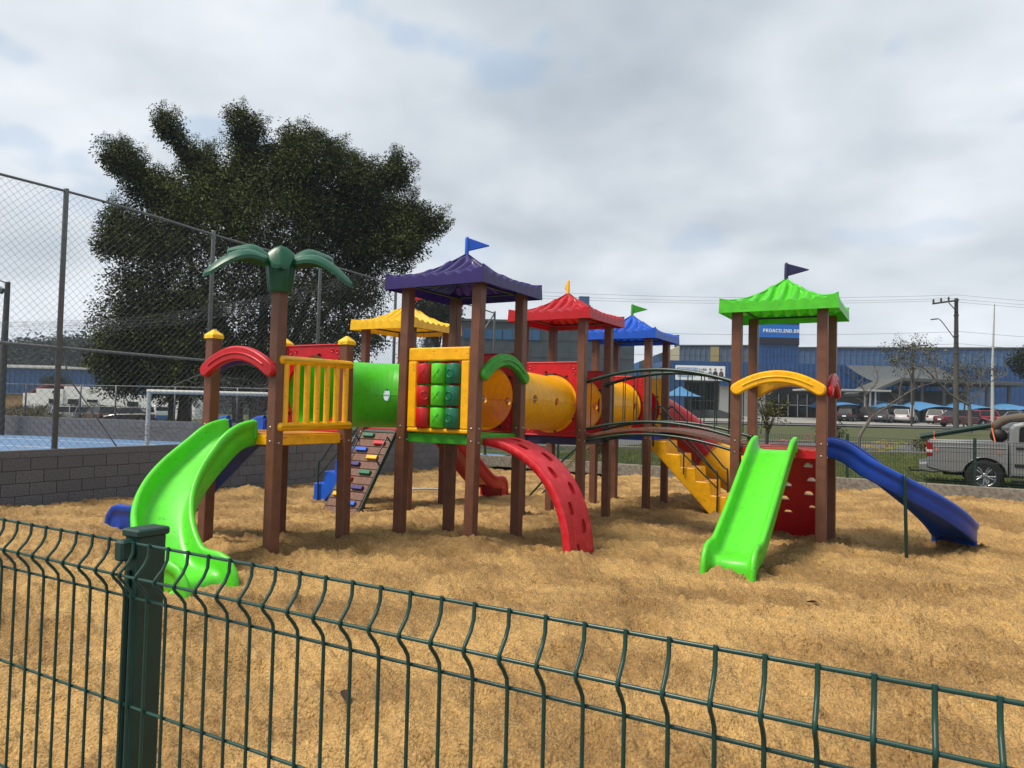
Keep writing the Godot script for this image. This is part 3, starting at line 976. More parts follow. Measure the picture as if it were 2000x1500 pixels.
func palm_tower(R: Node3D) -> void:
	var a := -1.3
	var b := -1.66
	arch(R, face(a, 1.885, b - 0.58, NF), M.red, "red arched barrier over the curved green slide", 1.13)
	arch(R, face(a - 0.58, 1.885, b, NL), M.purple, "purple arched barrier over the straight blue slide", 1.08)
	# balustrade on the right side
	var st := S()
	var x := a + 0.555
	tube(st, [L(x, 1.985, b - 0.49), L(x, 1.995, b + 0.49)], 0.045, 12)
	tube(st, [L(x, 1.312, b - 0.49), L(x, 1.322, b + 0.49)], 0.045, 12)
	for e in [-1, 1]:
		for y in [1.99, 1.317]:
			lathe(st, Transform3D(Basis(Vector3.RIGHT, -PI / 2 * e), L(x, y + e * 0.005, b + e * 0.49)), [Vector2(0.045, 0), Vector2(0.042, 0.015), Vector2(0.03, 0.03), Vector2(0, 0.038)], 12)
	var bal := part(R, "balustrade", st, M.yellow, "yellow balustrade of round bars")
	for k in 7:
		var s := S()
		var bb := b - 0.43 + k * 0.1433
		tube(s, [L(x, 1.31, bb), L(x, 1.99, bb)], 0.032, 10)
		part(bal, "baluster", s, M.yellow)
	holed_panel(R, face(a, 1.235, b + 0.5, NB), 0.88, 1.005, 0.42, 0.45, M.red, "red panel with a round opening behind the balustrade")
	# curved green tube from the palm tower to the purple tower
	var tp := [L(a, 1.68, b + 0.52)]
	for k in 13:
		var an := PI / 2 * k / 12.0
		tp.append(L(a + 0.80 * (1 - cos(an)), 1.68 + 0.0 * k, b + 0.83 + 0.80 * sin(an) ))
	tp.append(L(-0.52, 1.685, b + 1.63))
	crawl_tube(R, tp, 0.40, [[1.02, PI, 0.075], [1.02, 0.0, 0.075]], M.thin_lime, "curved lime green crawl tube")
	# curved slide
	var cs := slide(R, with_lip(quarter_path(L(a, 1.205, b - 0.50), NF, 0.32, 0.98, 0.12, 1.06), -0.1), M.lime, "lime green slide that curves to the right", Vector3.ZERO, 0.185, 0.17)
	cs.set_meta("label", "lime green curved slide behind the fence post")
	var path := [L(a - 0.50, 1.20, b), L(a - 0.62, 1.18, b), L(a - 0.78, 1.08, b), L(a - 1.4, 0.59, b), L(a - 1.95, 0.16, b), L(a - 2.15, 0.07, b), L(a - 2.35, 0.05, b), L(a - 2.48, 0.05, b)]
	slide(R, with_lip(smooth(path, 6), -0.2), M.blue, "straight blue slide going left from the palm tower", Vector3(0, 0, 1), 0.215, 0.20, 0.15)
	# palm crown on the tall post
	var c := L(a + 0.5, 2.66, b - 0.5)
	var cp := S()
	var prof := [Vector2(0.0, 0.0), Vector2(0.108, 0.0), Vector2(0.116, 0.02), Vector2(0.134, 0.16), Vector2(0.150, 0.29), Vector2(0.13, 0.37), Vector2(0.07, 0.42), Vector2(0.0, 0.43)]
	cp.set_smooth_group(1)
	for i in prof.size() - 1:
		for k in 48:
			var v := []
			for q in [[i, k], [i, k + 1], [i + 1, k + 1], [i + 1, k]]:
				var an: float = TAU * q[1] / 48.0
				var rr: float = prof[q[0]].x * (1.0 + 0.035 * cos(an * 12.0))
				v.append(c + Vector3(cos(an) * rr, prof[q[0]].y, sin(an) * rr))
			quad(cp, v[0], v[1], v[2], v[3])
	var crown := part(R, "palm_crown", cp, M.pine, "dark green plastic palm crown on the tallest post")
	# leaves: azimuth measured from the view of the street, 0 = towards it
	for lf in [[0.0, 0.22, 0.02, 0.22], [1.22, 0.75, -0.04, 0.33], [-1.22, 0.75, -0.04, 0.33], [1.95, 0.56, 0.04, 0.04], [-1.95, 0.56, 0.04, 0.04], [3.14, 0.55, -0.02, 0.25]]:
		var ls := S()
		ls.set_smooth_group(1)
		var dir := Vector3(sin(lf[0] + 0.84), 0, cos(lf[0] + 0.84))
		var sd := Vector3(dir.z, 0, -dir.x)
		var n := 14
		var rows := []
		for i in n + 1:
			var t := float(i) / n
			var rad: float = 0.03 + lf[1] * (t * 0.94 + 0.06 * sin(t * PI))
			if i == 0: rad = 0.03
			var y: float = 0.30 + (0.16 + lf[2]) * sin(min(t * 1.9, 1.0) * PI / 2) - (lf[3] + lf[2] * 0.5) * pow(max(t - 0.22, 0.0) / 0.78, 1.7)
			var hw: float = (0.070 + (0.055 if lf[0] == 0.0 else 0.048) * sin(pow(t, 0.8) * PI)) * (1.0 if t < 0.86 else sqrt(max(0.02, 1.0 - pow((t - 0.86) / 0.145, 2.0))))
			var row := []
			for k in 9:
				var q := k / 4.0 - 1.0
				row.append(c + dir * rad + sd * q * hw + Vector3(0, y - q * q * hw * 0.55 + (0.007 if k == 4 else 0.0), 0))
			rows.append(row)
		for sh in [0.0, -0.035]:
			ls.set_smooth_group(1 if sh == 0.0 else 2)
			for i in n:
				for k in 8:
					var o := Vector3(0, sh, 0)
					quad(ls, rows[i][k] + o, rows[i][k + 1] + o, rows[i + 1][k + 1] + o, rows[i + 1][k] + o)
		ls.set_smooth_group(-1)
		for i in n:
			for k in [0, 8]:
				quad(ls, rows[i][k], rows[i + 1][k], rows[i + 1][k] + Vector3(0, -0.035, 0), rows[i][k] + Vector3(0, -0.035, 0))
		for k in 8:
			quad(ls, rows[n][k], rows[n][k + 1], rows[n][k + 1] + Vector3(0, -0.035, 0), rows[n][k] + Vector3(0, -0.035, 0))
		for i in [3, 6, 9]:
			for e in [0, 8]:
				tube(ls, [rows[i + 2][e].lerp(rows[i + 2][4], 0.25) + Vector3(0, 0.004, 0), rows[i][4] + Vector3(0, 0.003, 0)], 0.004, 4)
		part(crown, "palm_leaf", ls, M.pine)

func purple_tower(R: Node3D) -> void:
	# tic-tac-toe panel in front
	var f := face(0.005, 1.255, -0.5, NF)
	var st := S()
	var w := 0.87
	var h := 0.98
	var o := [Vector2(-0.305, 0.05), Vector2(0.315, 0.05), Vector2(0.315, 0.825), Vector2(-0.305, 0.825)]
	box(st, f * Vector3(0, 0.025, 0), Vector3(w, 0.05, 0.07), 0.014)
	box(st, f * Vector3(0, 0.9025, 0), Vector3(w, 0.155, 0.07), 0.014)
	box(st, f * Vector3(-0.37, 0.4375, 0), Vector3(0.13, 0.776, 0.069), 0.014)
	box(st, f * Vector3(0.375, 0.4375, 0), Vector3(0.12, 0.776, 0.069), 0.014)
	var pan := part(R, "game_panel", st, M.yellow, "yellow frame with nine turning game cylinders")
	for col in 3:
		var x := -0.205 + col * 0.21
		var rod := S()
		tube(rod, [f * Vector3(x, 0.03, 0), f * Vector3(x, 0.84, 0)], 0.007, 8)
		part(pan, "rod", rod, M.galv)
		for row in 3:
			var y := 0.06 + row * 0.252
			var cs := S()
			lathe(cs, Transform3D(Basis.IDENTITY, f * Vector3(x, y, 0)), [Vector2(0.02, 0.0), Vector2(0.094, 0.0), Vector2(0.099, 0.005), Vector2(0.099, 0.220), Vector2(0.094, 0.226), Vector2(0.04, 0.232), Vector2(0.012, 0.234)], 28)
			var turn: float = [[0.15, 0.6, 0.0], [0.08, 0.12, 0.10], [-0.05, -0.2, -0.1]][col][2 - row]
			var kind: int = [[0, 1, 2], [0, 0, 0], [1, 1, 1]][col][2 - row]
			var mk := func(u: float, v: float) -> Vector3:
				var an := turn + u / 0.099
				return f * Vector3(x + sin(an) * 0.0995, y + 0.113 + v, cos(an) * 0.0995)
			if kind == 0:
				for s in [-1, 1]:
					var pts := []
					for k in 7: pts.append(mk.call((k / 6.0 - 0.5) * 0.075, s * (k / 6.0 - 0.5) * 0.10))
					tube(cs, pts, 0.0075, 6)
			elif kind == 1:
				var pts := []
				for k in 25: pts.append(mk.call(cos(TAU * k / 24) * 0.042, sin(TAU * k / 24) * 0.046))
				tube(cs, pts, 0.0075, 6)
			part(pan, "game_cylinder", cs, [M.red, M.lime, M.teal][col])
	arch(R, face(0.575, 1.93, 0.03, NR), M.leaf_lime, "leaf green arched barrier over the red climber", 1.08, 0.19)
	holed_panel(R, face(0, 1.245, 0.5, NB), 0.88, 1.0, 0.42, 0.45, M.red, "red panel where the yellow crawl tube starts")
	holed_panel(R, face(-0.5, 1.245, 0, NL), 0.88, 1.0, 0.42, 0.45, M.red, "red panel where the green crawl tube ends")
	# red arched climber with finger holes
	var path := []
	var prof := [[0.50, 1.205], [0.60, 1.205], [0.80, 1.165], [1.00, 1.085], [1.20, 0.955], [1.36, 0.79], [1.48, 0.60], [1.56, 0.40], [1.61, 0.18], [1.64, -0.12]]
	for p in prof: path.append(L(p[0], p[1], -0.02))
	path = smooth(path, 9)
	var fr := frames(path, Vector3(0, 0, 1))
	var cst := S()
	var hw := 0.285
	var holes := []
	for k in 8:
		holes.append([14 + k * 9, -0.10 if k % 2 == 0 else 0.11])
	var n := 38
	var cellw := 2.0 * hw / n
	for sh in [0.0, -0.045]:
		cst.set_smooth_group(1 if sh == 0.0 else 2)
		for i in fr.size() - 1:
			for k in n:
				var x := -hw + (k + 0.5) * cellw
				var hole := false
				for q in holes:
					var di: float = (i - q[0]) / 3.2
					var dx: float = (x - q[1]) / 0.052
					if (di > 0.0 and di < 0.85 and absf(dx) < 1.0) or (di <= 0.0 and di * di * 0.8 + dx * dx < 1.0): hole = true
				var bev0 := 0.0
				if hole: continue
				var e0 := -hw + k * cellw
				var e1 := e0 + cellw
				quad(cst, fr[i] * Vector3(e0, sh, 0), fr[i] * Vector3(e1, sh, 0), fr[i + 1] * Vector3(e1, sh, 0), fr[i + 1] * Vector3(e0, sh, 0))
	# rims of the holes
	for q in holes:
		var ring := []
		for k in 26:
			var an := TAU * k / 26.0
			var dy := sin(an)
			var di: float = (clamp(dy * 1.6, -1.0, 0.85) * (1.0 if dy < 0 else 1.0)) * 3.0
			var fi: float = clamp(q[0] + 0.3 + di, 0.0, fr.size() - 1.01)
			var i0 := int(fi)
			var ff: Transform3D = fr[i0].interpolate_with(fr[i0 + 1], fi - i0)
			ring.append([ff, q[1] + cos(an) * 0.050 * (1.0 if dy > -0.4 else 1.0)])
		cst.set_smooth_group(4)
		for k in 26:
			var r0: Array = ring[k]
			var r1: Array = ring[(k + 1) % 26]
			for z in [[0.004, 0.0, 1.16], [0.0, 0.0, 0.0]]:
				if z[2] > 0.0:
					var c: float = q[1]
					quad(cst, r0[0] * Vector3(r0[1], 0.003, 0), r1[0] * Vector3(r1[1], 0.003, 0), r1[0] * Vector3(c + (r1[1] - c) * 1.3, 0.0015, 0), r0[0] * Vector3(c + (r0[1] - c) * 1.3, 0.0015, 0))
				else:
					quad(cst, r0[0] * Vector3(r0[1], 0.003, 0), r1[0] * Vector3(r1[1], 0.003, 0), r1[0] * Vector3(r1[1], -0.05, 0), r0[0] * Vector3(r0[1], -0.05, 0))
	# side flanges
	for s in [-1.0, 1.0]:
		sweep(cst, [Vector2(s * hw, 0.004), Vector2(s * (hw + 0.012), -0.006), Vector2(s * (hw + 0.014), -0.085), Vector2(s * (hw - 0.006), -0.085), Vector2(s * (hw - 0.006), -0.02)], fr, true, true, 5)
	part(R, "climber", cst, M.climb_red, "red arched climber with foot holes")
	# straight yellow tube to the red tower
	crawl_tube(R, [L(0, 1.69, 0.52), L(-0.01, 1.685, 1.0), L(-0.03, 1.66, 1.9), L(-0.04, 1.64, 2.44)], 0.40, [[0.60, 0.0, 0.062], [1.28, 0.0, 0.062], [0.60, PI, 0.062], [1.28, PI, 0.062]], M.thin_yellow, "yellow crawl tube nearest the purple tower", Vector3(1, 0, 0))

func yellow_tower(R: Node3D) -> void:
	var a := -3.03
	var b := 2.69
	# plank ramp with coloured grips
	var top := L(a - 0.10, 1.13, b - 0.52)
	var foot := L(a - 0.14, -0.20, b - 1.42)
	var fr := frames([top, foot], Vector3(1, 0, 0))
	var bz: Basis = fr[0].basis
	if bz.y.y < 0: bz = Basis(-bz.x, -bz.y, bz.z)
	var dn := (foot - top).normalized()
	var ln := top.distance_to(foot)
	var ramp := Node3D.new()
	ramp.name = "climbing_ramp"
	R.add_child(ramp, true)
	ramp.set_meta("label", "plank climbing ramp with coloured grips")
	var rails := S()
	var up := dn.cross(Vector3(-1, 0, 0)).normalized()
	if up.y < 0: up = -up
	var bas := Basis(Vector3(1, 0, 0), up, Vector3(1, 0, 0).cross(up))
	for s in [-1, 1]:
		bx(rails, Transform3D(bas, (top + foot) * 0.5 + Vector3(s * 0.36, 0, 0) - up * 0.02), Vector3(0.03, 0.07, ln), 0.004)
		var g := []
		for q in [[0.22, 0.0], [0.20, 0.10], [0.24, 0.13], [0.58, 0.13], [0.64, 0.10], [0.66, 0.0]]:
			g.append(top + dn * q[0] + up * q[1] + Vector3(s * 0.34, 0, 0))
		tube(rails, smooth(g, 5), 0.013, 8)
	bx(rails, Transform3D(bas, top + dn * 0.02), Vector3(0.72, 0.03, 0.05), 0.004)
	part(ramp, "ramp_frame", rails, M.rail_green)
	var cols := [M.leaf_lime, M.red, M.roof_blue, M.yellow, M.purple, M.teal, M.red, M.purple, M.yellow, M.roof_blue]
	var np := 11
	for k in np:
		var ps := S()
		var c := top + dn * (0.05 + (ln - 0.05) * (k + 0.5) / np)
		bx(ps, Transform3D(bas, c), Vector3(0.69, 0.03, (ln - 0.05) / np - 0.010), 0.004)
		part(ramp, "plank", ps, M.plank)
		if k < 10:
			var gs := S()
			var x: float = -0.16 if k % 2 == 0 else 0.15
			bx(gs, Transform3D(bas, c + up * 0.04 + Vector3(x, 0, 0)), Vector3(0.23, 0.045, 0.066), 0.005)
			part(ramp, "grip", gs, M.teal if k == 0 else cols[k])
	# blue stairs on the left side, red slide at the back
	stairs(R, Transform3D(Basis(Vector3(-1, 0, 0), Vector3.UP, Vector3(0, 0, -1)), L(a - 0.55, 0, b)), 1.02, 5, 0.25, -0.12, M.roof_blue, M.roof_blue, "blue moulded stairs behind the palm tower", "")
	var path := [L(a, 1.14, b + 0.5), L(a, 1.13, b + 0.62), L(a, 1.05, b + 0.76), L(a + 0.02, 0.62, b + 1.3), L(a + 0.03, 0.18, b + 1.9), L(a + 0.06, 0.06, b + 2.15), L(a + 0.08, 0.02, b + 2.4)]
	var wpath := [L(a + 0.30, 1.14, b + 0.5), L(a + 0.30, 1.13, b + 0.62), L(a + 0.30, 1.05, b + 0.76), L(a + 0.31, 0.62, b + 1.3), L(a + 0.32, 0.18, b + 1.9), L(a + 0.33, 0.06, b + 2.15), L(a + 0.33, 0.04, b + 2.4)]
	slide(R, with_lip(smooth(wpath, 6), -0.25), M.red, "red slide behind the purple tower", Vector3(1, 0, 0))

func red_and_blue_tower(R: Node3D) -> void:
	var a := -0.04
	var b := 2.95
	holed_panel(R, face(a, 1.155, b - 0.5, NF), 0.88, 1.12, 0.43, 0.52, M.red, "red panel in front of the red roofed tower")
	holed_panel(R, face(a, 1.165, b + 0.5, NB), 0.88, 1.03, 0.42, 0.47, M.red, "red panel at the back of the red roofed tower")
	crawl_tube(R, [L(a, 1.64, b + 0.52), L(0.03, 1.64, 4.0), L(0.12, 1.64, 4.78)], 0.40, [[0.14, 0.0, 0.06], [1.18, 0.0, 0.06], [0.14, PI, 0.06], [1.18, PI, 0.06]], M.thin_yellow, "yellow crawl tube nearest the blue tower", Vector3(1, 0, 0))
	a = 0.15
	b = 5.31
	holed_panel(R, face(a, 1.165, b - 0.5, NF), 0.88, 1.02, 0.42, 0.47, M.red, "red panel in front of the blue roofed tower")
	holed_panel(R, face(a, 1.165, b + 0.5, NB), 0.88, 1.02, 0.40, 0.44, M.yellow, "yellow panel where the tube slide starts")
	# tube slide: red upper half, yellow lower half
	var pth := smooth([L(a, 1.60, b + 0.52), L(a + 0.02, 1.59, b + 0.80), L(a + 0.20, 1.47, b + 1.22), L(a + 0.62, 1.16, b + 1.42), L(a + 1.05, 0.80, b + 1.42), L(a + 1.50, 0.48, b + 1.42), L(a + 1.95, 0.32, b + 1.42), L(a + 2.3, 0.30, b + 1.42)], 6)
	crawl_tube(R, pth.slice(0, 26), 0.38, [], M.thin_red, "red upper half of the tube slide")
	crawl_tube(R, pth.slice(25), 0.38, [], M.thin_yellow, "yellow lower half of the tube slide")
	stairs(R, Transform3D(Basis(Vector3(1, 0, 0), Vector3.UP, Vector3(0, 0, 1)), L(a + 0.54, 0, b)), 1.05, 5, 0.262, -0.06, M.yellow, M.yellow_deck, "yellow moulded stairs behind the arched bridge", "")
	# ladder on the left side
	var ls := S()
	for z in [-0.28, 0.28]:
		tube(ls, smooth([L(a - 0.50, 1.12, b + z), L(a - 0.62, 1.10, b + z), L(a - 1.2, 0.62, b + z), L(a - 1.95, -0.15, b + z)], 5), 0.020, 8)
	for z in [-0.28, 0.28]:
		tube(ls, [L(a - 0.56, 1.0, b + z), L(a - 0.56, 1.62, b + z)], 0.016, 8)
	var lad := part(R, "rope_ladder", ls, M.rail_green, "sloping rope ladder with green side rails")
	for k in 6:
		var rs := S()
		var t := 0.12 + k * 0.15
		var p0 := L(lerp(a - 0.62, a - 1.95, t), lerp(1.10, -0.15, t), b - 0.28)
		tube(rs, [p0, p0 + Vector3(0, 0, -0.56)], 0.010, 6)
		part(lad, "rung", rs, M.rope)
	for k in 3:
		var rs := S()
		var z := -0.14 + k * 0.14
		tube(rs, [L(a - 0.7, 1.03, b + z), L(a - 1.85, -0.06, b + z)], 0.008, 6)
		part(lad, "rope", rs, M.rope)
	# arched bridge from the red tower to the green tower
	var p0 := Vector3(0.47, 1.165, -2.95)
	var p1 := Vector3(2.78, 1.145, -2.55)
	var bd := Node3D.new()
	bd.name = "bridge"
	R.add_child(bd, true)
	bd.set_meta("label", "arched bridge with dark green railings")
	var dirx := (p1 - p0)
	dirx.y = 0
	dirx = dirx.normalized()
	var sz := Vector3(0, 0, 1)
	var at := func(t: float, lift: float, k: float) -> Vector3:
		return p0.lerp(p1, t) + Vector3(0, 0.16 * 4.0 * t * (1.0 - t) * k + lift, 0)
	for k in 17:
		var ps := S()
		var t := (k + 0.5) / 17.0
		var tn: Vector3 = (at.call(t + 0.01, 0, 1.0) - at.call(t - 0.01, 0, 1.0)).normalized()
		var upv := tn.cross(Vector3(0, 0, 1)).normalized()
		if upv.y < 0: upv = -upv
		bx(ps, Transform3D(Basis(tn, upv, tn.cross(upv)), at.call(t, 0.0, 1.0)), Vector3(0.130, 0.035, 0.80), 0.005)
		part(bd, "plank", ps, M.deck_brown)
	for s in [-1.0, 1.0]:
		var rs := S()
		var lo := []; var mi := []; var hi := []; var ed := []
		for k in 25:
			var t := k / 24.0
			var off: Vector3 = sz * s * 0.42
			lo.append(at.call(t, -0.075, 1.0) + off)
			ed.append(at.call(t, -0.005, 1.0) + sz * s * 0.408)
			mi.append(at.call(t, 0.10, 1.0) + off)
			hi.append(at.call(t, 0.80, 1.15) + off)
		tube(rs, lo, 0.020, 8)
		tube(rs, mi, 0.021, 8)
		tube(rs, hi, 0.026, 10)
		for e in [0, 24]:
			lathe(rs, Transform3D(Basis(Vector3.FORWARD, PI / 2), hi[e]), [Vector2(0, -0.03), Vector2(0.03, -0.03), Vector2(0.03, 0.03), Vector2(0, 0.03)], 10)
			lathe(rs, Transform3D(Basis(Vector3.FORWARD, PI / 2), mi[e]), [Vector2(0, -0.03), Vector2(0.028, -0.03), Vector2(0.028, 0.03), Vector2(0, 0.03)], 10)
		var rail := part(bd, "railing", rs, M.rail_green)
		var es := S()
		sweep(es, [Vector2(-0.010, -0.018), Vector2(0.010, -0.018), Vector2(0.010, 0.014), Vector2(-0.010, 0.014)], frames(ed, Vector3(0, 0, 1)), true, true, -1)
		part(bd, "edge_board", es, M.deck_brown)
		for k in 12:
			var t := (k + 0.6) / 12.2
			var bs := S()
			tube(bs, [at.call(t, 0.10, 1.0) + sz * s * 0.42, at.call(t, 0.80, 1.15) + sz * s * 0.42], 0.0075, 6)
			part(bd, "baluster", bs, M.rail_green)

func green_tower(R: Node3D) -> void:
	var a := 3.28
	var b := 2.55
	arch(R, face(a, 1.868, b - 0.58, NF), M.yellow, "yellow arched barrier over the straight green slide", 1.11, 0.155)
	arch(R, face(a, 1.868, b + 0.56, NB), M.yellow, "yellow arched barrier at the back of the green roofed tower", 1.06, 0.155)
	arch(R, face(a + 0.58, 1.86, b, NR), M.red, "red arched barrier over the curved blue slide", 1.06, 0.155)
	var path := [L(a - 0.03, 1.125, b - 0.50), L(a - 0.03, 1.12, b - 0.62), L(a - 0.03, 1.06, b - 0.78), L(a - 0.04, 0.78, b - 1.25), L(a - 0.05, 0.45, b - 1.80), L(a - 0.06, 0.20, b - 2.25), L(a - 0.06, 0.155, b - 2.40), L(a - 0.06, 0.15, b - 2.56)]
	slide(R, with_lip(smooth(path, 7), -0.10), M.lime, "straight lime green slide of the green roofed tower", Vector3(1, 0, 0), 0.195, 0.15)
	var bl := slide(R, with_lip(quarter_path(L(a + 0.50, 1.12, b), NR, 0.42, 0.98, 0.08, 1.02), -0.15), M.blue, "curved blue slide of the green roofed tower", Vector3.ZERO, 0.19, 0.17, 0.06)
	var ps := S()
	var pw := Vector2(4.60 - O.x, -(8.63) - O.z)
	var inv := Transform3D(Basis(Vector3.UP, YAW), O).affine_inverse()
	var foot := inv * Vector3(4.63, -0.25, -8.30)
	var head := inv * Vector3(4.60, 0.86, -8.30)
	tube(ps, smooth([foot, foot.lerp(head, 0.8), head, head + Vector3(0.0, 0.03, -0.05), head + Vector3(-0.02, -0.02, -0.16)], 5), 0.019, 8)
	part(bl, "support_pole", ps, M.rail_green)
	# red climbing wall at the back
	var xf := Transform3D(Basis(Vector3(1, 0, 0), Vector3(0, 1, 0.28).normalized(), Vector3(0, -0.28, 1).normalized()), L(a + 0.10, -0.2, b + 0.90))
	var st := S()
	var n := 44
	var mrow := 62
	var wd := 0.74
	var ht := 1.40
	var holes := []
	for k in 6:
		for s in [0, 1]:
			holes.append(Vector2(-0.20 + 0.31 * s + (0.04 if k % 2 == 0 else 0.0), 0.42 + k * 0.20 + s * 0.09))
	for sh in [0.02, -0.02]:
		for i in n:
			for j in mrow:
				var x := -wd / 2 + (i + 0.5) * wd / n
				var y := (j + 0.5) * ht / mrow
				var hole := false
				for q in holes:
					var d: Vector2 = Vector2(x, y) - q
					if d.y > 0 and (d.x * d.x) / 0.0034 + (d.y * d.y) / 0.0034 < 1.0: hole = true
				if hole: continue
				var x0 := -wd / 2 + i * wd / n
				var y0 := j * ht / mrow
				quad(st, xf * Vector3(x0, y0, sh), xf * Vector3(x0, y0 + ht / mrow, sh), xf * Vector3(x0 + wd / n, y0 + ht / mrow, sh), xf * Vector3(x0 + wd / n, y0, sh))
	for s in [-1, 1]:
		bx(st, Transform3D(xf.basis, xf * Vector3(s * (wd / 2 + 0.012), ht / 2, 0)), Vector3(0.03, ht, 0.06), 0.006)
	for q in holes:
		var ring := []
		for k in 13: ring.append(xf * Vector3(q.x + cos(PI * k / 12) * 0.058, q.y + sin(PI * k / 12) * 0.058, 0.021))
		ring.append(ring[0])
		for k in 13:
			var o := xf.basis.z * 0.042
			quad(st, ring[k], ring[k + 1], ring[k + 1] - o, ring[k] - o)
	part(R, "climbing_wall", st, M.red, "red climbing wall with half round holes")

# ---------------------------------------------------------------- fences and walls
const FP := Vector3(-0.60975, 0, -1.21807)     # foreground fence: first wire right of its post
const FD := Vector3(0.87726, 0, 0.48002)

func make_front_fence() -> void:
	var turn := -atan2(0.48002, 0.87726)
	var R := thing("wire_fence", "dark green welded wire fence with a square post right in front of the camera", "fence", FP, turn)
	# local: x along the fence, z towards the camera
	var vert := S()
	var ys := [[1.305, 0.0], [1.284, 0.001], [1.270, 0.008], [1.256, 0.021], [1.250, 0.0245], [1.244, 0.021], [1.232, 0.010], [1.220, 0.002], [1.205, 0.0], [0.62, 0.0], [0.36, 0.0], [0.33, 0.022], [0.30, 0.0], [0.25, 0.0]]
	var pts := []
	for q in ys: pts.append(Vector3(0, q[0], q[1]))
	var fr := []
	for i in pts.size():
		var t: Vector3 = (pts[min(i + 1, pts.size() - 1)] - pts[max(i - 1, 0)]).normalized()
		fr.append(Transform3D(Basis(Vector3.RIGHT, t.cross(Vector3.RIGHT), -t), pts[i]))
	sweep(vert, circle(0.0027, 8), fr)
	var vm := mesh(vert)
	var xs := []
	for k in range(0, 40): xs.append(k * 0.05 - 0.001)
	for k in range(0, 26): xs.append(-0.063 - k * 0.05)
	xs.append(-0.044)
	for x in xs: put(R, "wire", vm, M.wire_green, Vector3(x, 0, 0))
	for span in [[-0.05, 1.97], [-1.35, -0.055]]:
		for q in [[1.300, 0.0], [1.250, 0.0245], [1.207, 0.0], [1.022, 0.0], [0.82, 0.0], [0.62, 0.0], [0.42, 0.0], [0.33, 0.022]]:
			var s := S()
			tube(s, [Vector3(span[0], q[0], q[1] - 0.0045), Vector3(span[1], q[0], q[1] - 0.0045)], 0.0027, 8)
			part(R, "wire", s, M.wire_green)
	var ps := S()
	box(ps, Vector3(-0.066, 0.75, -0.038), Vector3(0.040, 1.12, 0.054), 0.003)
	var post := part(R, "post", ps, M.fence_post)
	var cs := S()
	box(cs, Vector3(-0.066, 1.315, -0.038), Vector3(0.048, 0.014, 0.063), 0.003)
	part(post, "post_cap", cs, M.fence_post)
	var kl := S()
	box(kl, Vector3(-0.068, 1.287, 0.000), Vector3(0.024, 0.036, 0.026), 0.004)
	box(kl, Vector3(-0.068, 0.80, 0.000), Vector3(0.024, 0.036, 0.026), 0.004)
	tube(kl, [Vector3(-0.066, 1.25, -0.008), Vector3(-0.066, 0.3, -0.008)], 0.0035, 6)
	part(post, "clamp", kl, M.fence_post)
	var ks := S()
	box(ks, Vector3(4.0, 0.05, -0.02), Vector3(20.0, 0.40, 0.15), 0.012)
	var k := part(self, "low_kerb_wall", ks, M.concrete)
	k.position = FP; k.rotation.y = turn
	tag(k, "low concrete kerb under the front wire fence", "kerb")

func make_back_fence() -> void:
	var ks := S()
	var nn := 9
	for i in nn:
		var x := -7.4 + i * 2.46
		box(ks, Vector3(x + 1.23, 0.0, 0), Vector3(2.452, 0.31 + 0.01 * sin(i * 2.3), 0.16), 0.012)
	var k := part(self, "low_kerb_wall", ks, M.concrete)
	k.position = W(0, 0, 10.88); k.rotation.y = YAW
	tag(k, "long low concrete kerb between the sand and the grass", "kerb")
	var R := thing("mesh_fence", "thin green wire fence on the far kerb in front of the pickup", "fence", W(0, 0.15, 10.9), YAW)
	var pm := S()
	box(pm, Vector3(0, 0.50, 0), Vector3(0.06, 1.04, 0.045), 0.004)
	box(pm, Vector3(0, 0.012, 0), Vector3(0.14, 0.012, 0.10), 0.003)
	var pme := mesh(pm)
	for x in [-6.5, -4.07, -1.58, 0.87, 3.33, 5.787, 8.24, 10.7]:
		put(R, "post", pme, M.fence_post, Vector3(x, 0, 0))
	var ws := S()
	for kx in 49:
		var x := 0.025 + kx * 0.05
		ws.set_smooth_group(1)
		sweep(ws, circle(0.0036, 4), frames([Vector3(x, 0.03, 0.03), Vector3(x, 0.95, 0.03)]), false)
	for y in [0.05, 0.10, 0.30, 0.50, 0.70, 0.88, 0.94]:
		sweep(ws, circle(0.0036, 4), frames([Vector3(0, y, 0.034), Vector3(2.45, y, 0.034)]), false)
	var wm := mesh(ws)
	for x in [-6.5, -4.07, -1.58, 0.87, 3.33, 5.787, 8.24]:
		var o := put(R, "wire_panel", wm, M.rail_green, Vector3(x, 0, 0))
		o.set_meta("kind", "stuff")

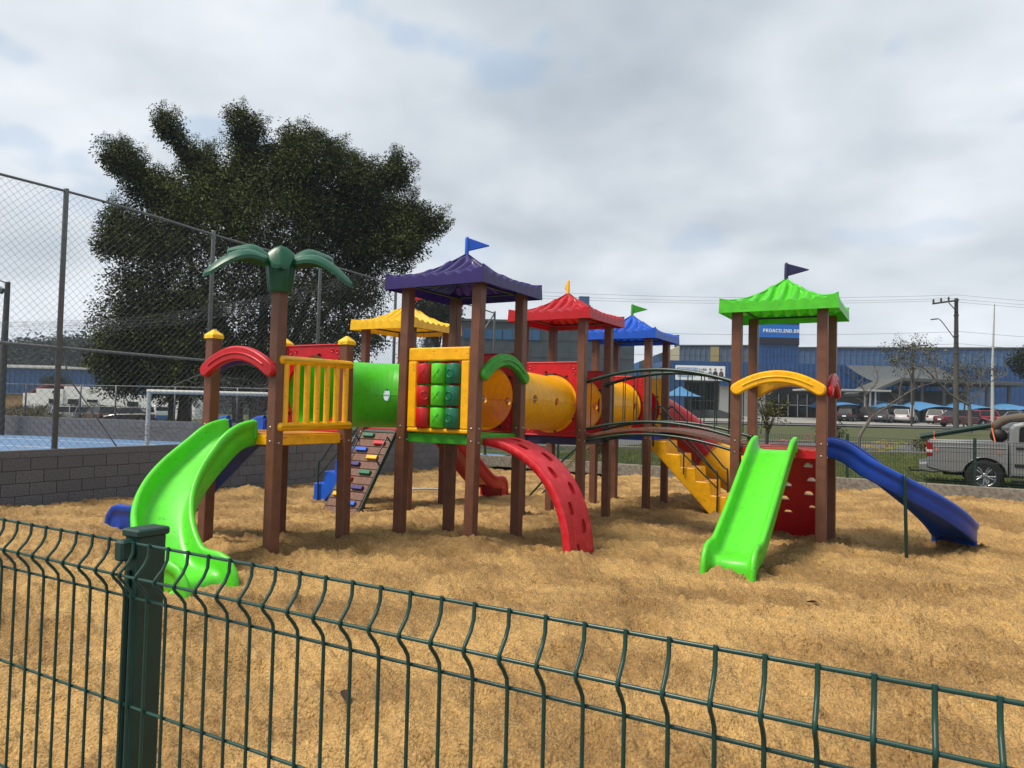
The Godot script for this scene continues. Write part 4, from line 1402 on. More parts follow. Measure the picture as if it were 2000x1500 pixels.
func block_wall(called: String, label: String, p: Vector3, dir: Vector3, length: float, top: float, bottom: float, cap: float) -> void:
	var turn := -atan2(dir.z, dir.x)
	var R := thing(called, label, "wall", p, turn)
	var core := S()
	box(core, Vector3(length * 0.5, (top - cap + bottom) * 0.5, 0), Vector3(length, top - cap - bottom, 0.115), 0.0)
	part(R, "mortar", core, M.mortar)
	var cs := S()
	var n := int(length / 3.0)
	for i in n:
		box(cs, Vector3((i + 0.5) * length / n, top - cap * 0.5, 0), Vector3(length / n - 0.002, cap, 0.142), 0.006)
	part(R, "coping", cs, M.block)
	var blk := S()
	box(blk, Vector3.ZERO, Vector3(0.391, 0.183, 0.14), 0.005)
	var bm := mesh(blk)
	var hb := S()
	box(hb, Vector3.ZERO, Vector3(0.191, 0.183, 0.14), 0.005)
	var hm := mesh(hb)
	var row := 0
	var y := top - cap - 0.095
	var r := RandomNumberGenerator.new(); r.seed = 6
	while y > bottom - 0.09:
		var x := 0.2 if row % 2 == 0 else 0.4
		if row % 2 == 1:
			put(R, "block", hm, M.block, Vector3(0.1, y, 0))
		while x + 0.2 <= length + 0.01:
			put(R, "block", bm, M.block if r.randf() < 0.6 else M.block_dark, Vector3(x, y, r.randf_range(-0.002, 0.002)))
			x += 0.4
		y -= 0.19
		row += 1

func chain_mesh(length: float, y0: float, y1: float, pitch: float, r: float) -> ArrayMesh:
	var st := S()
	var h := y1 - y0
	for s in [-1.0, 1.0]:
		var c := -h if s > 0 else 0.0
		var e := length if s > 0 else length + h
		while c < e:
			# line x = c + t (s>0) or x = c - t, y = y0 + t
			var t0 := 0.0
			var t1 := h
			if s > 0:
				t0 = max(t0, -c); t1 = min(t1, length - c)
			else:
				t0 = max(t0, c - length); t1 = min(t1, c)
			if t1 - t0 > 0.02:
				sweep(st, circle(r, 3), frames([Vector3(c + s * t0, y0 + t0, s * r), Vector3(c + s * t1, y0 + t1, s * r)]), false)
			c += pitch
	return mesh(st)

func make_court() -> void:
	block_wall("block_wall", "dark grey painted block wall along the left side of the sand", WALL_A - WALL_DIR * 2.8 + Vector3(-0.06, 0, -0.03), WALL_DIR, 15.2, 0.75, -0.25, 0.115)
	var far := Vector3(-22.3, 0, -31.0)
	var fd := Vector3(0.967, 0, 0.255)
	block_wall("block_wall", "low grey block wall at the far end of the blue court", far - fd * 4.0, fd, 20.0, 0.72, -0.12, 0.10)
	# court floor
	var st := S()
	var a := WALL_A - WALL_DIR * 8.0 + Vector3(-0.07, 0, -0.03)
	var b := WALL_A + WALL_DIR * 19.0 + Vector3(-0.07, 0, -0.03)
	var lft := Vector3(-0.89495, 0, -0.44617) * 32.0
	st.set_smooth_group(-1)
	quad(st, Vector3(a.x, -0.1, a.z), Vector3(b.x, -0.1, b.z), Vector3(b.x + lft.x, -0.1, b.z + lft.z), Vector3(a.x + lft.x, -0.1, a.z + lft.z))
	struct("court", mesh(st), M.court)
	var ln := S()
	var l0 := Vector3(-22.3, -0.092, -28.6)
	quad(ln, l0, l0 + fd * 20.0, l0 + fd * 20.0 + Vector3(0.02, 0, -0.09), l0 + Vector3(0.02, 0, -0.09))
	var l1 := Vector3(-17.5, -0.092, -24.0)
	quad(ln, l1, l1 + fd * 10.0, l1 + fd * 10.0 + Vector3(0.02, 0, -0.09), l1 + Vector3(0.02, 0, -0.09))
	struct("court_line", mesh(ln), M.court_line)
	# tall chain link fence on the wall
	var turn := -atan2(WALL_DIR.z, WALL_DIR.x)
	var R := thing("chain_link_fence", "tall chain link fence with grey posts on the grey block wall", "fence", WALL_A + Vector3(-0.06, 0, -0.03), turn)
	var ps := S()
	lathe(ps, Transform3D.IDENTITY, [Vector2(0, 4.86), Vector2(0.036, 4.86), Vector2(0.038, 4.84), Vector2(0.043, 0.75), Vector2(0, 0.75)], 12)
	var pm := mesh(ps)
	for s in [-2.2, 0.78, 3.62, 6.64, 9.6, 12.5, 15.3]:
		put(R, "post", pm, M.galv, Vector3(s, 0, 0))
	var rs := S()
	var top := []
	for i in 60:
		var x := -2.6 + i * 0.3035
		top.append(Vector3(x, 4.80 + 0.025 * sin(x * 1.05) , 0.0))
	tube(rs, top, 0.021, 8)
	part(R, "top_rail", rs, M.galv)
	var ms := S()
	tube(ms, [Vector3(-2.6, 2.335, 0), Vector3(15.3, 2.335, 0)], 0.024, 8)
	part(R, "middle_rail", ms, M.galv)
	var bs := S()
	tube(bs, [Vector3(13.2, 2.9, 0), Vector3(15.3, 4.8, 0)], 0.025, 8)
	part(R, "brace", bs, M.galv)
	bs = S()
	tube(bs, [Vector3(0.82, 2.7, -0.06), Vector3(0.98, 1.9, -0.08), Vector3(1.9, 0.72, -0.1)], 0.011, 8)
	part(R, "brace", bs, M.galv)
	var mi := put(R, "wire_mesh", chain_mesh(17.9, 0.77, 4.78, 0.118, 0.0021), M.mesh_wire, Vector3(-2.6, 0, 0.03))
	mi.set_meta("kind", "stuff")
	# folded ball net hanging across the court behind the mesh
	var net := S()
	var nr := RandomNumberGenerator.new(); nr.seed = 12
	for k in 7:
		var pts := []
		for i in 30:
			var t := i / 29.0
			var p := Vector3(-18.5, 4.15, -24.5).lerp(Vector3(-4.6, 4.6, -20.5), t)
			p.y += -0.32 * sin(t * PI) + 0.75 * t * t - k * (0.035 + 0.09 * t * (1.2 - t)) + 0.02 * sin(i * 1.7 + k * 2.0)
			p.z -= 0.05 * sin(k * 2.0 + i * 0.6)
			pts.append(p)
		sweep(net, circle(0.004, 3), frames(pts), false)
	for i in 260:
		var t := nr.randf()
		var p := Vector3(-18.5, 4.15, -24.5).lerp(Vector3(-4.6, 4.6, -20.5), t)
		p.y += -0.32 * sin(t * PI) + 0.75 * t * t
		var dr := 6.0 * (0.035 + 0.09 * t * (1.2 - t)) * nr.randf_range(0.5, 1.0)
		sweep(net, circle(0.0022, 3), frames([p, p + Vector3(dr * nr.randf_range(-1.2, 1.2), -dr, 0)]), false)
	var no := part(self, "ball_net", net, M.net)
	tag(no, "grey ball net strung in sagging folds above the court", "net")
	# goal
	var g := thing("football_goal", "white metal football goal with a torn net on the blue court", "goal", Vector3(-12.76, -0.1, -25.0), 0.10)
	var gs := S()
	tube(gs, [Vector3(0, 0, 0), Vector3(0, 1.95, 0)], 0.075, 12)
	part(g, "goal_post", gs, M.white_paint)
	gs = S()
	tube(gs, [Vector3(4.15, 0, 0), Vector3(4.15, 1.95, 0)], 0.075, 12)
	part(g, "goal_post", gs, M.white_paint)
	gs = S()
	tube(gs, [Vector3(-0.07, 1.95, 0), Vector3(4.22, 1.95, 0)], 0.075, 12)
	part(g, "crossbar", gs, M.white_paint)
	gs = S()
	for x in [0.3, 0.55]:
		tube(gs, [Vector3(0.3, 1.95, 0), Vector3(2.4, 2.95 + x * 0.1, -0.4)], 0.012, 5)
	part(g, "rope", gs, M.net)
	var gn := S()
	var rr := RandomNumberGenerator.new(); rr.seed = 8
	for k in 34:
		var x := 1.25 + k * 0.09
		var pts := []
		for i in 8:
			var t := i / 7.0
			pts.append(Vector3(x + 0.12 * sin(i * 1.3 + k * 0.7), lerp(2.6 if k % 3 == 0 else 1.95, 0.25 + 0.2 * sin(k * 1.9), t), -0.1 - 0.9 * t + 0.06 * sin(k * 2.7 + i)))
		sweep(gn, circle(0.007, 3), frames(pts), false)
	for k in 16:
		var pts := []
		for i in 12:
			pts.append(Vector3(1.2 + i * 0.28, 2.4 - k * 0.14 - 0.12 * sin(i * 0.8 + k) - 0.05 * sin(i * 2.3), -0.1 - k * 0.06))
		sweep(gn, circle(0.007, 3), frames(pts), false)
	for k in 8:
		var pts := []
		for i in 10:
			pts.append(Vector3(-0.9 + i * 0.30, 0.56 + 0.05 * sin(i * 1.7 + k * 2.0) - 0.14 * sin(i * 0.35 + k) , -0.3 + 0.1 * k))
		sweep(gn, circle(0.011, 3), frames(pts), false)
	var gnp := part(g, "goal_net", gn, M.net)
	gnp.set_meta("kind", "stuff")
	# low fence on the far wall
	var F := thing("chain_link_fence", "low far chain link fence behind the football goal", "fence", far - fd * 4.0, -atan2(fd.z, fd.x))
	var fp := S()
	lathe(fp, Transform3D.IDENTITY, [Vector2(0, 2.1), Vector2(0.035, 2.1), Vector2(0.035, 0.70), Vector2(0, 0.70)], 8)
	var fpm := mesh(fp)
	for x in [1.6, 5.4, 8.3, 10.1, 13.0, 15.9, 18.8]: put(F, "post", fpm, M.galv, Vector3(x, 0, 0))
	var fr := S()
	tube(fr, [Vector3(0, 2.1, 0), Vector3(20, 2.1, 0)], 0.02, 6)
	part(F, "top_rail", fr, M.galv)
	var fmi := put(F, "wire_mesh", chain_mesh(20.0, 0.73, 2.08, 0.14, 0.003), M.mesh_wire, Vector3(0, 0, 0.03))
	fmi.set_meta("kind", "stuff")
	# floodlight mast at the picture's left edge
	var lp := thing("floodlight_mast", "concrete mast with a floodlight at the far left of the court", "lamp post", Vector3(-21.75, -0.1, -30.3))
	var ls := S()
	taper(ls, [Vector3(0, 0, 0), Vector3(0, 3.0, 0), Vector3(0.03, 6.55, 0)], [0.16, 0.14, 0.10], 10)
	lathe(ls, Transform3D(Basis.IDENTITY, Vector3(0.03, 6.55, 0)), [Vector2(0.10, 0), Vector2(0, 0.02)], 10)
	part(lp, "mast", ls, M.pole)
	ls = S()
	bx(ls, Transform3D(Basis(Vector3.FORWARD, 0.5), Vector3(-0.22, 6.2, 0.12)), Vector3(0.34, 0.26, 0.2), 0.03)
	tube(ls, [Vector3(0.0, 6.5, 0), Vector3(-0.3, 6.62, 0.1)], 0.03, 6)
	part(lp, "floodlight", ls, M.galv)

# ---------------------------------------------------------------- plants
func leaf_cluster(sd: int, n: int, rad: float, ll: float, lw: float) -> Array:
	var vs := PackedVector3Array()
	var ns := PackedVector3Array()
	var ix := PackedInt32Array()
	var r := RandomNumberGenerator.new(); r.seed = sd
	for k in n:
		var d := Vector3(r.randfn(), r.randfn() * 0.8, r.randfn()).normalized()
		var p := d * rad * pow(r.randf(), 0.45)
		var dir := (d + Vector3(r.randfn() * 0.5, -0.25 + r.randfn() * 0.4, r.randfn() * 0.5)).normalized()
		var s := dir.cross(Vector3(r.randfn(), r.randfn(), r.randfn())).normalized() * lw * 0.5
		var l := ll * r.randf_range(0.7, 1.25)
		var nn := dir.cross(s).normalized()
		if nn.dot(d) < 0.0: nn = -nn
		nn = (nn * 0.55 + d).normalized()
		var o := vs.size()
		vs.append_array([p, p + dir * l * 0.5 + s, p + dir * l, p + dir * l * 0.5 - s])
		ns.append_array([nn, nn, nn, nn])
		ix.append_array([o, o + 1, o + 2, o, o + 2, o + 3])
	return [vs, ns, ix]

func leaf_mesh(cls: Array, xfs: Array, cols: Array) -> ArrayMesh:
	var vs := PackedVector3Array()
	var ns := PackedVector3Array()
	var cs := PackedColorArray()
	var ix := PackedInt32Array()
	for i in xfs.size():
		var cl: Array = cls[i % cls.size()]
		var xf: Transform3D = xfs[i]
		var o := vs.size()
		vs.append_array(xf * (cl[0] as PackedVector3Array))
		ns.append_array(Transform3D(xf.basis.orthonormalized(), Vector3.ZERO) * (cl[1] as PackedVector3Array))
		var c := PackedColorArray(); c.resize(cl[0].size()); c.fill(cols[i])
		cs.append_array(c)
		for k in cl[2]: ix.append(o + k)
	var arr := []
	arr.resize(Mesh.ARRAY_MAX)
	arr[Mesh.ARRAY_VERTEX] = vs; arr[Mesh.ARRAY_NORMAL] = ns; arr[Mesh.ARRAY_COLOR] = cs; arr[Mesh.ARRAY_INDEX] = ix
	var me := ArrayMesh.new()
	me.add_surface_from_arrays(Mesh.PRIMITIVE_TRIANGLES, arr)
	return me

func foliage(parent: Node, called: String, cls: Array, xfs: Array, cols: Array, m: Material) -> MeshInstance3D:
	return put(parent, called, leaf_mesh(cls, xfs, cols), m)

func rand_basis(r: RandomNumberGenerator, s: float) -> Basis:
	return (Basis(Vector3.UP, r.randf() * TAU) * Basis(Vector3.RIGHT, r.randf_range(-0.7, 0.7))).scaled(Vector3.ONE * s)

const LOBES := [[-11.7, 10.1, 4.28, 2.62], [-14.59, 10.27, 2.62, 2.14], [-8.82, 10.17, 3.09, 2.38], [-6.39, 9.26, 2.14, 1.9], [-16.93, 8.76, 2.14, 1.9], [-17.92, 6.81, 1.48, 1.48], [-16.09, 5.89, 2.62, 2.14], [-13.26, 6.93, 3.09, 2.62], [-9.67, 7.01, 3.09, 2.14], [-7.6, 7.2, 1.8, 1.5], [-5.1, 10.02, 1.19, 0.9], [-4.14, 10.09, 0.67, 0.52], [-5.65, 12.31, 0.52, 0.67], [-5.97, 11.09, 1.19, 0.95], [-18.99, 13.18, 0.36, 0.43], [-18.45, 12.48, 0.52, 0.57], [-17.64, 11.53, 0.86, 0.71], [-16.24, 14.17, 0.38, 0.43], [-15.67, 13.28, 0.62, 0.67], [-14.9, 12.21, 1.0, 0.86], [-12.82, 14.45, 0.48, 0.67], [-12.66, 13.23, 0.95, 0.95], [-13.47, 12.36, 1.19, 1.07], [-11.35, 13.56, 0.67, 0.76], [-10.14, 13.66, 0.62, 0.57], [-8.98, 13.57, 0.43, 0.57], [-9.63, 12.58, 1.24, 1.07], [-7.71, 12.75, 0.81, 0.67], [-7.44, 11.9, 1.19, 0.95], [-18.19, 4.88, 1.19, 1.43], [-18.73, 3.44, 0.86, 0.86], [-16.71, 3.73, 2.14, 1.67], [-18.2, 2.38, 1.07, 0.71], [-15.7, 2.32, 1.9, 0.95], [-14.33, 3.78, 1.9, 1.67], [-11.96, 4.08, 2.14, 1.43], [-9.59, 4.62, 2.14, 1.43], [-7.45, 4.91, 1.67, 1.19], [-19.01, 9.92, 0.67, 0.62], [-18.72, 8.72, 0.71, 0.71], [-4.9, 8.9, 0.8, 0.7]]

func leaf_green(r: RandomNumberGenerator) -> Color:
	return Color(0.062, 0.084, 0.024).lerp(Color(0.098, 0.118, 0.034), r.randf())

func make_trees() -> void:
	var lm := mat("leaf", Color.WHITE, 0.75)
	lm.metallic_specular = 0.25
	lm.vertex_color_use_as_albedo = true
	lm.backlight_enabled = true; lm.backlight = Color(0.10, 0.13, 0.03)
	var cl := [leaf_cluster(1, 22, 0.32, 0.135, 0.065), leaf_cluster(2, 22, 0.28, 0.13, 0.065), leaf_cluster(3, 20, 0.36, 0.145, 0.07)]
	var r := RandomNumberGenerator.new(); r.seed = 33
	var R := thing("ficus_tree", "big dark spreading tree with upright branches behind the court", "tree", Vector3(-11.5, 0.4, -33.5))
	var xfs := []
	var cols := []
	var tuft := FastNoiseLite.new(); tuft.seed = 3; tuft.frequency = 0.7; tuft.fractal_octaves = 3
	for lb in LOBES:
		var rx: float = lb[2] * (0.93 if lb[2] > 1.5 else 1.0)
		var ry: float = lb[3] * (0.93 if lb[2] > 1.5 else 1.0)
		var deep: float = max(rx, ry) * 0.9 + 0.2
		var zc: float = -33.5 + r.randf_range(-1.0, 1.0) * (1.6 if rx < 1.3 else 1.0)
		var cnt := int(60 + 112 * rx * ry)
		for k in cnt:
			var d := Vector3(r.randfn(), r.randfn(), r.randfn()).normalized() * pow(r.randf(), 0.36)
			# uneven edge: the lobe bulges and breaks up into upright sprays
			var bulge: float = 1.0 + 0.42 * tuft.get_noise_3d(d.x * 2.2 + lb[0], d.y * 2.2 + lb[1], d.z * 2.2)
			var p := Vector3(d.x * rx, d.y * ry, d.z * deep) * bulge + Vector3(lb[0], lb[1], zc)
			xfs.append(Transform3D(rand_basis(r, r.randf_range(0.75, 1.25)), p - R.position))
			cols.append(leaf_green(r))
		if lb[1] > 9.0:
			for k in 10:
				var an := r.randf_range(-0.2, PI + 0.2)
				var e := Vector3(lb[0] + cos(an) * rx * 0.95, lb[1] + sin(an) * ry * 0.95, zc + r.randf_range(-0.5, 0.5))
				var dir := Vector3(cos(an) + r.randfn() * 0.2, sin(an) + 0.9, r.randfn() * 0.3).normalized()
				var ln := r.randf_range(0.3, 0.95)
				for m in 14:
					var t := m / 13.0
					var p := e + dir * ln * t + Vector3(r.randfn(), r.randfn(), r.randfn()) * 0.24 * (1.05 - t)
					xfs.append(Transform3D(rand_basis(r, lerp(0.95, 0.35, t)), p - R.position))
					cols.append(leaf_green(r))
		if rx < 1.3:
			# the limb that carries an outer spray
			var c0 := Vector3(lb[0], lb[1], zc)
			var c1 := c0.lerp(Vector3(-11.8, 8.4, -33.5), 0.42)
			var n := int(c0.distance_to(c1) * 75.0)
			for k in n:
				var t := pow(r.randf(), 0.8)
				var rad: float = lerp(min(rx, ry) * 0.7, 0.85, t)
				var p := c0.lerp(c1, t) + Vector3(r.randfn(), r.randfn(), r.randfn()) * rad * 0.42
				xfs.append(Transform3D(rand_basis(r, r.randf_range(0.7, 1.2)), p - R.position))
				cols.append(leaf_green(r))
			# a few thin sprays past the edge
			for k in 5:
				var dir := (c0 - c1).normalized() + Vector3(r.randfn() * 0.5, 0.4 + r.randfn() * 0.3, r.randfn() * 0.5)
				var e := c0 + Vector3(r.randfn() * rx * 0.5, r.randfn() * ry * 0.4, 0)
				for m in 7:
					var p: Vector3 = e + dir.normalized() * (0.30 * min(rx, 0.8) + 0.09 * m)
					xfs.append(Transform3D(rand_basis(r, lerp(0.75, 0.3, m / 6.0)), p - R.position))
					cols.append(leaf_green(r))
	foliage(R, "crown", cl, xfs, cols, lm)
	var ts := S()
	for q in [[-4.0, 0.0, -3.0, 7.0, 0.30], [-0.4, 0.2, -0.3, 9.0, 0.42], [0.7, -0.3, 2.5, 8.5, 0.34], [-1.2, 0.3, -5.0, 9.5, 0.28], [1.0, 0.3, 5.2, 8.5, 0.26], [-4.3, 0.4, -6.6, 11.5, 0.16], [-0.3, 0, -1.2, 13.3, 0.18], [0.2, 0, 3.6, 11.8, 0.16], [-3.8, -0.3, -4.4, 12.6, 0.14]]:
		var p0 := Vector3(q[0], -0.5, q[1])
		var p2 := Vector3(q[2], q[3], q[1] + r.randf_range(-0.6, 0.6))
		var p1 := p0.lerp(p2, 0.45) + Vector3((q[0] - q[2]) * 0.25, 0.3, r.randf_range(-0.3, 0.3))
		taper(ts, smooth([p0, p1, p2], 7), [q[4], q[4] * 0.95, q[4] * 0.9, q[4] * 0.86, q[4] * 0.8, q[4] * 0.75, q[4] * 0.7, q[4] * 0.62, q[4] * 0.55, q[4] * 0.48, q[4] * 0.4, q[4] * 0.33, q[4] * 0.26, q[4] * 0.2, q[4] * 0.12], 9)
	part(R, "trunk", ts, M.bark)
	# other leafy trees and shrubs: [name, label, x, y0, d, crown height, rx, ry, leaf scale, colour a, colour b, count]
	var g1 := Color(0.020, 0.032, 0.012)
	var g2 := Color(0.075, 0.095, 0.03)
	var y1 := Color(0.10, 0.10, 0.03)
	var y2 := Color(0.30, 0.26, 0.07)
	for q in [
		["round_tree", "dark round tree seen between the yellow and the purple roof", -5.2, 0.8, 48.0, 7.2, 1.7, 1.6, 1.2, g1, g2, 500],
		["round_tree", "low dark tree behind the balustrade and the goal net", -12.2, 0.3, 39.0, 2.3, 3.6, 1.5, 1.1, g1, g2, 900],
		["leafy_tree", "dark leafy tree at the right edge above the blue shades", 53.5, 1.3, 72.0, 6.4, 2.6, 1.7, 1.6, g1, g2, 500],
		["street_tree", "thin olive tree by the farther utility pole", 36.6, 0.9, 65.0, 6.6, 2.6, 1.9, 1.2, Color(0.10, 0.105, 0.05), Color(0.26, 0.25, 0.13), 95],
		["street_tree", "thin olive tree right of the nearest utility pole", 42.0, 0.9, 66.0, 5.3, 2.8, 1.4, 1.2, Color(0.10, 0.105, 0.05), Color(0.26, 0.25, 0.13), 80],
		["sapling", "small leafy sapling with yellowing leaves seen through the green roofed tower", 8.62, 0.0, 24.0, 1.75, 0.62, 0.68, 0.55, y1, y2, 62],
		["sapling", "dark leafy sapling right of the green roofed tower post", 11.3, 0.0, 25.0, 0.95, 0.45, 0.55, 0.5, g1, g2, 60],
		["bush", "round green bush under the arched bridge", 5.75, 0.05, 26.6, 0.35, 0.62, 0.38, 0.5, y1, y2, 170],
		["bush", "small yellowish bush left of the bridge posts", 3.1, 0.05, 25.0, 0.30, 0.38, 0.30, 0.5, y1, y2, 90],
		["bush", "olive bush right of the nearest bare tree", 17.6, 0.1, 30.0, 0.35, 0.6, 0.35, 0.5, y1, y2, 110],
		["hedge", "long clipped dark hedge in front of the white house", -50.0, -0.75, 84.0, 0.65, 10.5, 0.75, 1.3, g1, g2, 1100],
		["tall_weeds", "pale dry weeds behind the far court wall", -41.0, -0.7, 60.0, 0.6, 3.4, 0.75, 0.9, Color(0.16, 0.15, 0.08), Color(0.34, 0.31, 0.20), 420],
		["round_tree", "bushy tree in front of the far blue warehouse", -77.0, 0.5, 120.0, 3.6, 2.2, 1.2, 1.6, g1, g2, 160],
		["conifer", "small pointed conifer under the yellow roof corner", -22.0, 2.5, 150.0, 12.5, 1.8, 4.6, 3.0, Color(0.05, 0.065, 0.06), Color(0.09, 0.11, 0.09), 220],
		["conifer", "taller pointed conifer under the yellow roof corner", -17.6, 2.5, 150.0, 13.4, 2.0, 5.2, 3.0, Color(0.05, 0.065, 0.06), Color(0.09, 0.11, 0.09), 240]]:
		var base := Vector3(q[2], q[3], -q[4])
		var t := thing(q[0], q[1], "hedge" if q[0] == "hedge" else ("tree" if q[0] in ["round_tree", "leafy_tree", "street_tree", "conifer", "sapling"] else "plant"), base)
		var xs := []
		var cs := []
		for k in q[11]:
			var d := Vector3(r.randfn(), r.randfn(), r.randfn()).normalized() * pow(r.randf(), 0.4)
			var p := Vector3(d.x * q[6], q[5] + d.y * q[7], d.z * min(q[6], 2.2))
			if q[0] == "conifer":
				var hh := r.randf()
				p = Vector3(r.randfn() * 0.45 * q[6] * (1.05 - hh), q[5] - q[7] + hh * q[7] * 2.0, r.randfn() * 0.4)
			elif q[0] == "street_tree" or q[0] == "sapling":
				p += Vector3(sin(p.y * 5.0) * 0.25 * q[6], 0, 0)
			p.y = max(p.y, 0.02)
			xs.append(Transform3D(rand_basis(r, q[8] * r.randf_range(0.8, 1.3)), p))
			var tt := r.randf()
			cs.append(q[9].lerp(q[10], tt * tt))
		foliage(t, "crown", cl, xs, cs, lm)
		if q[0] != "hedge" and q[0] != "tall_weeds":
			var tr := S()
			var rad: float = (0.02 + 0.03 * q[5] if q[0] != "street_tree" else 0.085) if q[0] != "conifer" else 0.25
			taper(tr, [Vector3(0, -0.4, 0), Vector3(0.05 * q[6], q[5] * 0.5, 0), Vector3(0, q[5], 0)], [rad, rad * 0.8, rad * 0.4], 7)
			for k in 7:
				var an := TAU * k / 7.0
				taper(tr, [Vector3(0.04 * q[6], q[5] * (0.45 + 0.05 * k), 0), Vector3(cos(an) * q[6] * 0.6, q[5] + q[7] * (0.1 + 0.08 * k), sin(an) * min(q[6], 2.0) * 0.6)], [rad * 0.4, rad * 0.12], 5)
			part(t, "trunk", tr, M.bark)
	# palm-like young plants on the verge
	for q in [["young_palm", "yellow green young palm behind the red platform", 10.9, 24.2, 0.55], ["young_palm", "pale green young palm left of the pickup", 17.6, 33.0, 0.7], ["young_palm", "small young palm beside the bare tree", 15.4, 29.5, 0.6]]:
		var base := Vector3(q[2], 0, -q[3])
		base.y = terrain_y(base)
		var t := thing(q[0], q[1], "plant", base)
		for k in 11:
			var an := TAU * k / 11.0 + r.randf() * 0.4
			var fs := S()
			var d := Vector3(cos(an), 0, sin(an))
			var l: float = q[4] * r.randf_range(0.8, 1.25)
			var sd := Vector3(-d.z, 0, d.x)
			for i in 8:
				var u := (i + 1) / 8.0
				var p := d * l * u + Vector3(0, l * (1.15 * u - 0.75 * u * u) + 0.1, 0)
				for s in [-1, 1]:
					var tip: Vector3 = p + sd * s * 0.22 * q[4] + d * 0.10 - Vector3(0, 0.06, 0)
					quad(fs, p, p + d * 0.035, tip, p - d * 0.02)
			tube(fs, smooth([Vector3(0, 0.02, 0), d * l * 0.5 + Vector3(0, l * 0.39 + 0.1, 0), d * l + Vector3(0, l * 0.4 + 0.1, 0)], 4), 0.008, 4)
			part(t, "frond", fs, mat("frond%d" % k, Color(0.42 + 0.02 * k, 0.46, 0.16), 0.7))
	# bare trees
	bare_tree("bare_tree", "bare forked tree standing right of the curved blue slide", Vector3(16.65, 0.1, -34.0), [[Vector3(0, 0, 0), Vector3(0.05, 0.6, 0), Vector3(0.45, 1.25, 0), Vector3(0.55, 1.45, 0)], [Vector3(0.55, 1.45, 0), Vector3(0.35, 1.9, 0), Vector3(0.25, 2.5, 0.1), Vector3(-0.1, 3.1, 0.1), Vector3(-1.3, 4.1, 0)], [Vector3(0.55, 1.45, 0), Vector3(1.2, 1.9, 0), Vector3(1.9, 2.4, 0), Vector3(2.6, 2.9, 0.2), Vector3(3.6, 3.2, 0)], [Vector3(1.2, 1.9, 0), Vector3(1.7, 2.0, -0.4), Vector3(2.4, 2.3, -0.6)], [Vector3(0.25, 2.5, 0.1), Vector3(0.7, 3.2, 0.3), Vector3(0.6, 3.8, 0.3)], [Vector3(1.9, 2.4, 0), Vector3(2.0, 3.2, 0), Vector3(2.3, 3.9, 0)]], 0.095, 5)
	bare_tree("bare_tree", "pale bare tree leaning past the nearest utility pole", Vector3(32.6, 0.6, -50.5), [[Vector3(0, 0, 0), Vector3(0.0, 1.2, 0), Vector3(-0.05, 2.0, 0)], [Vector3(-0.05, 2.0, 0), Vector3(-1.2, 2.6, 0), Vector3(-2.3, 3.6, 0), Vector3(-3.6, 4.6, 0.3), Vector3(-5.2, 5.1, 0)], [Vector3(-2.3, 3.6, 0), Vector3(-2.6, 4.9, 0), Vector3(-3.2, 6.0, 0)], [Vector3(-0.05, 2.0, 0), Vector3(-0.2, 3.1, 0.2), Vector3(-0.5, 4.4, 0.3)], [Vector3(-0.05, 2.0, 0), Vector3(0.7, 2.9, 0), Vector3(1.6, 3.7, -0.2), Vector3(2.6, 4.2, 0)], [Vector3(0.7, 2.9, 0), Vector3(0.8, 3.9, 0), Vector3(1.1, 4.6, 0)]], 0.16, 7)
	# wooded hill far left
	var hs := S()
	hs.set_smooth_group(1)
	var hy := func(x: float) -> float:
		return 17.2 + 2.0 * sin((x + 165.0) * 0.045) + 1.0 * sin(x * 0.13)
	for i in 44:
		var x0 := -230.0 + i * 4.5
		for j in 6:
			var v := []
			for e in [[0, 0], [1, 0], [1, 1], [0, 1]]:
				var x: float = x0 + e[0] * 4.5
				var t: float = (j + e[1]) / 6.0
				v.append(Vector3(x, -1.0 + hy.call(x) * sin(t * PI / 2) * 0.92 * smoothstep(-40.0, -62.0, x), -185.0 - t * 40.0))
			quad(hs, v[0], v[1], v[2], v[3])
	struct("hill", mesh(hs), mat("hill", Color(0.16, 0.19, 0.14), 1.0))
	var fx := []
	var fc := []
	for k in 5200:
		var x := r.randf_range(-225.0, -62.0)
		var t := pow(r.randf(), 0.8)
		fx.append(Transform3D(rand_basis(r, r.randf_range(4.0, 9.5)), Vector3(x, -1.0 + hy.call(x) * sin(t * PI / 2) * 0.92 + 1.3 + (r.randf_range(0.0, 3.0) if r.randf() < 0.25 else 0.0), -184.0 - t * 40.0)))
		fc.append(Color(0.028, 0.040, 0.028).lerp(Color(0.075, 0.09, 0.05), pow(r.randf(), 2.0)))
	var fo := foliage(self, "forest", cl, fx, fc, lm)
	tag(fo, "dark wooded hillside far behind the blue warehouse on the left", "forest")
	fo.set_meta("kind", "stuff")

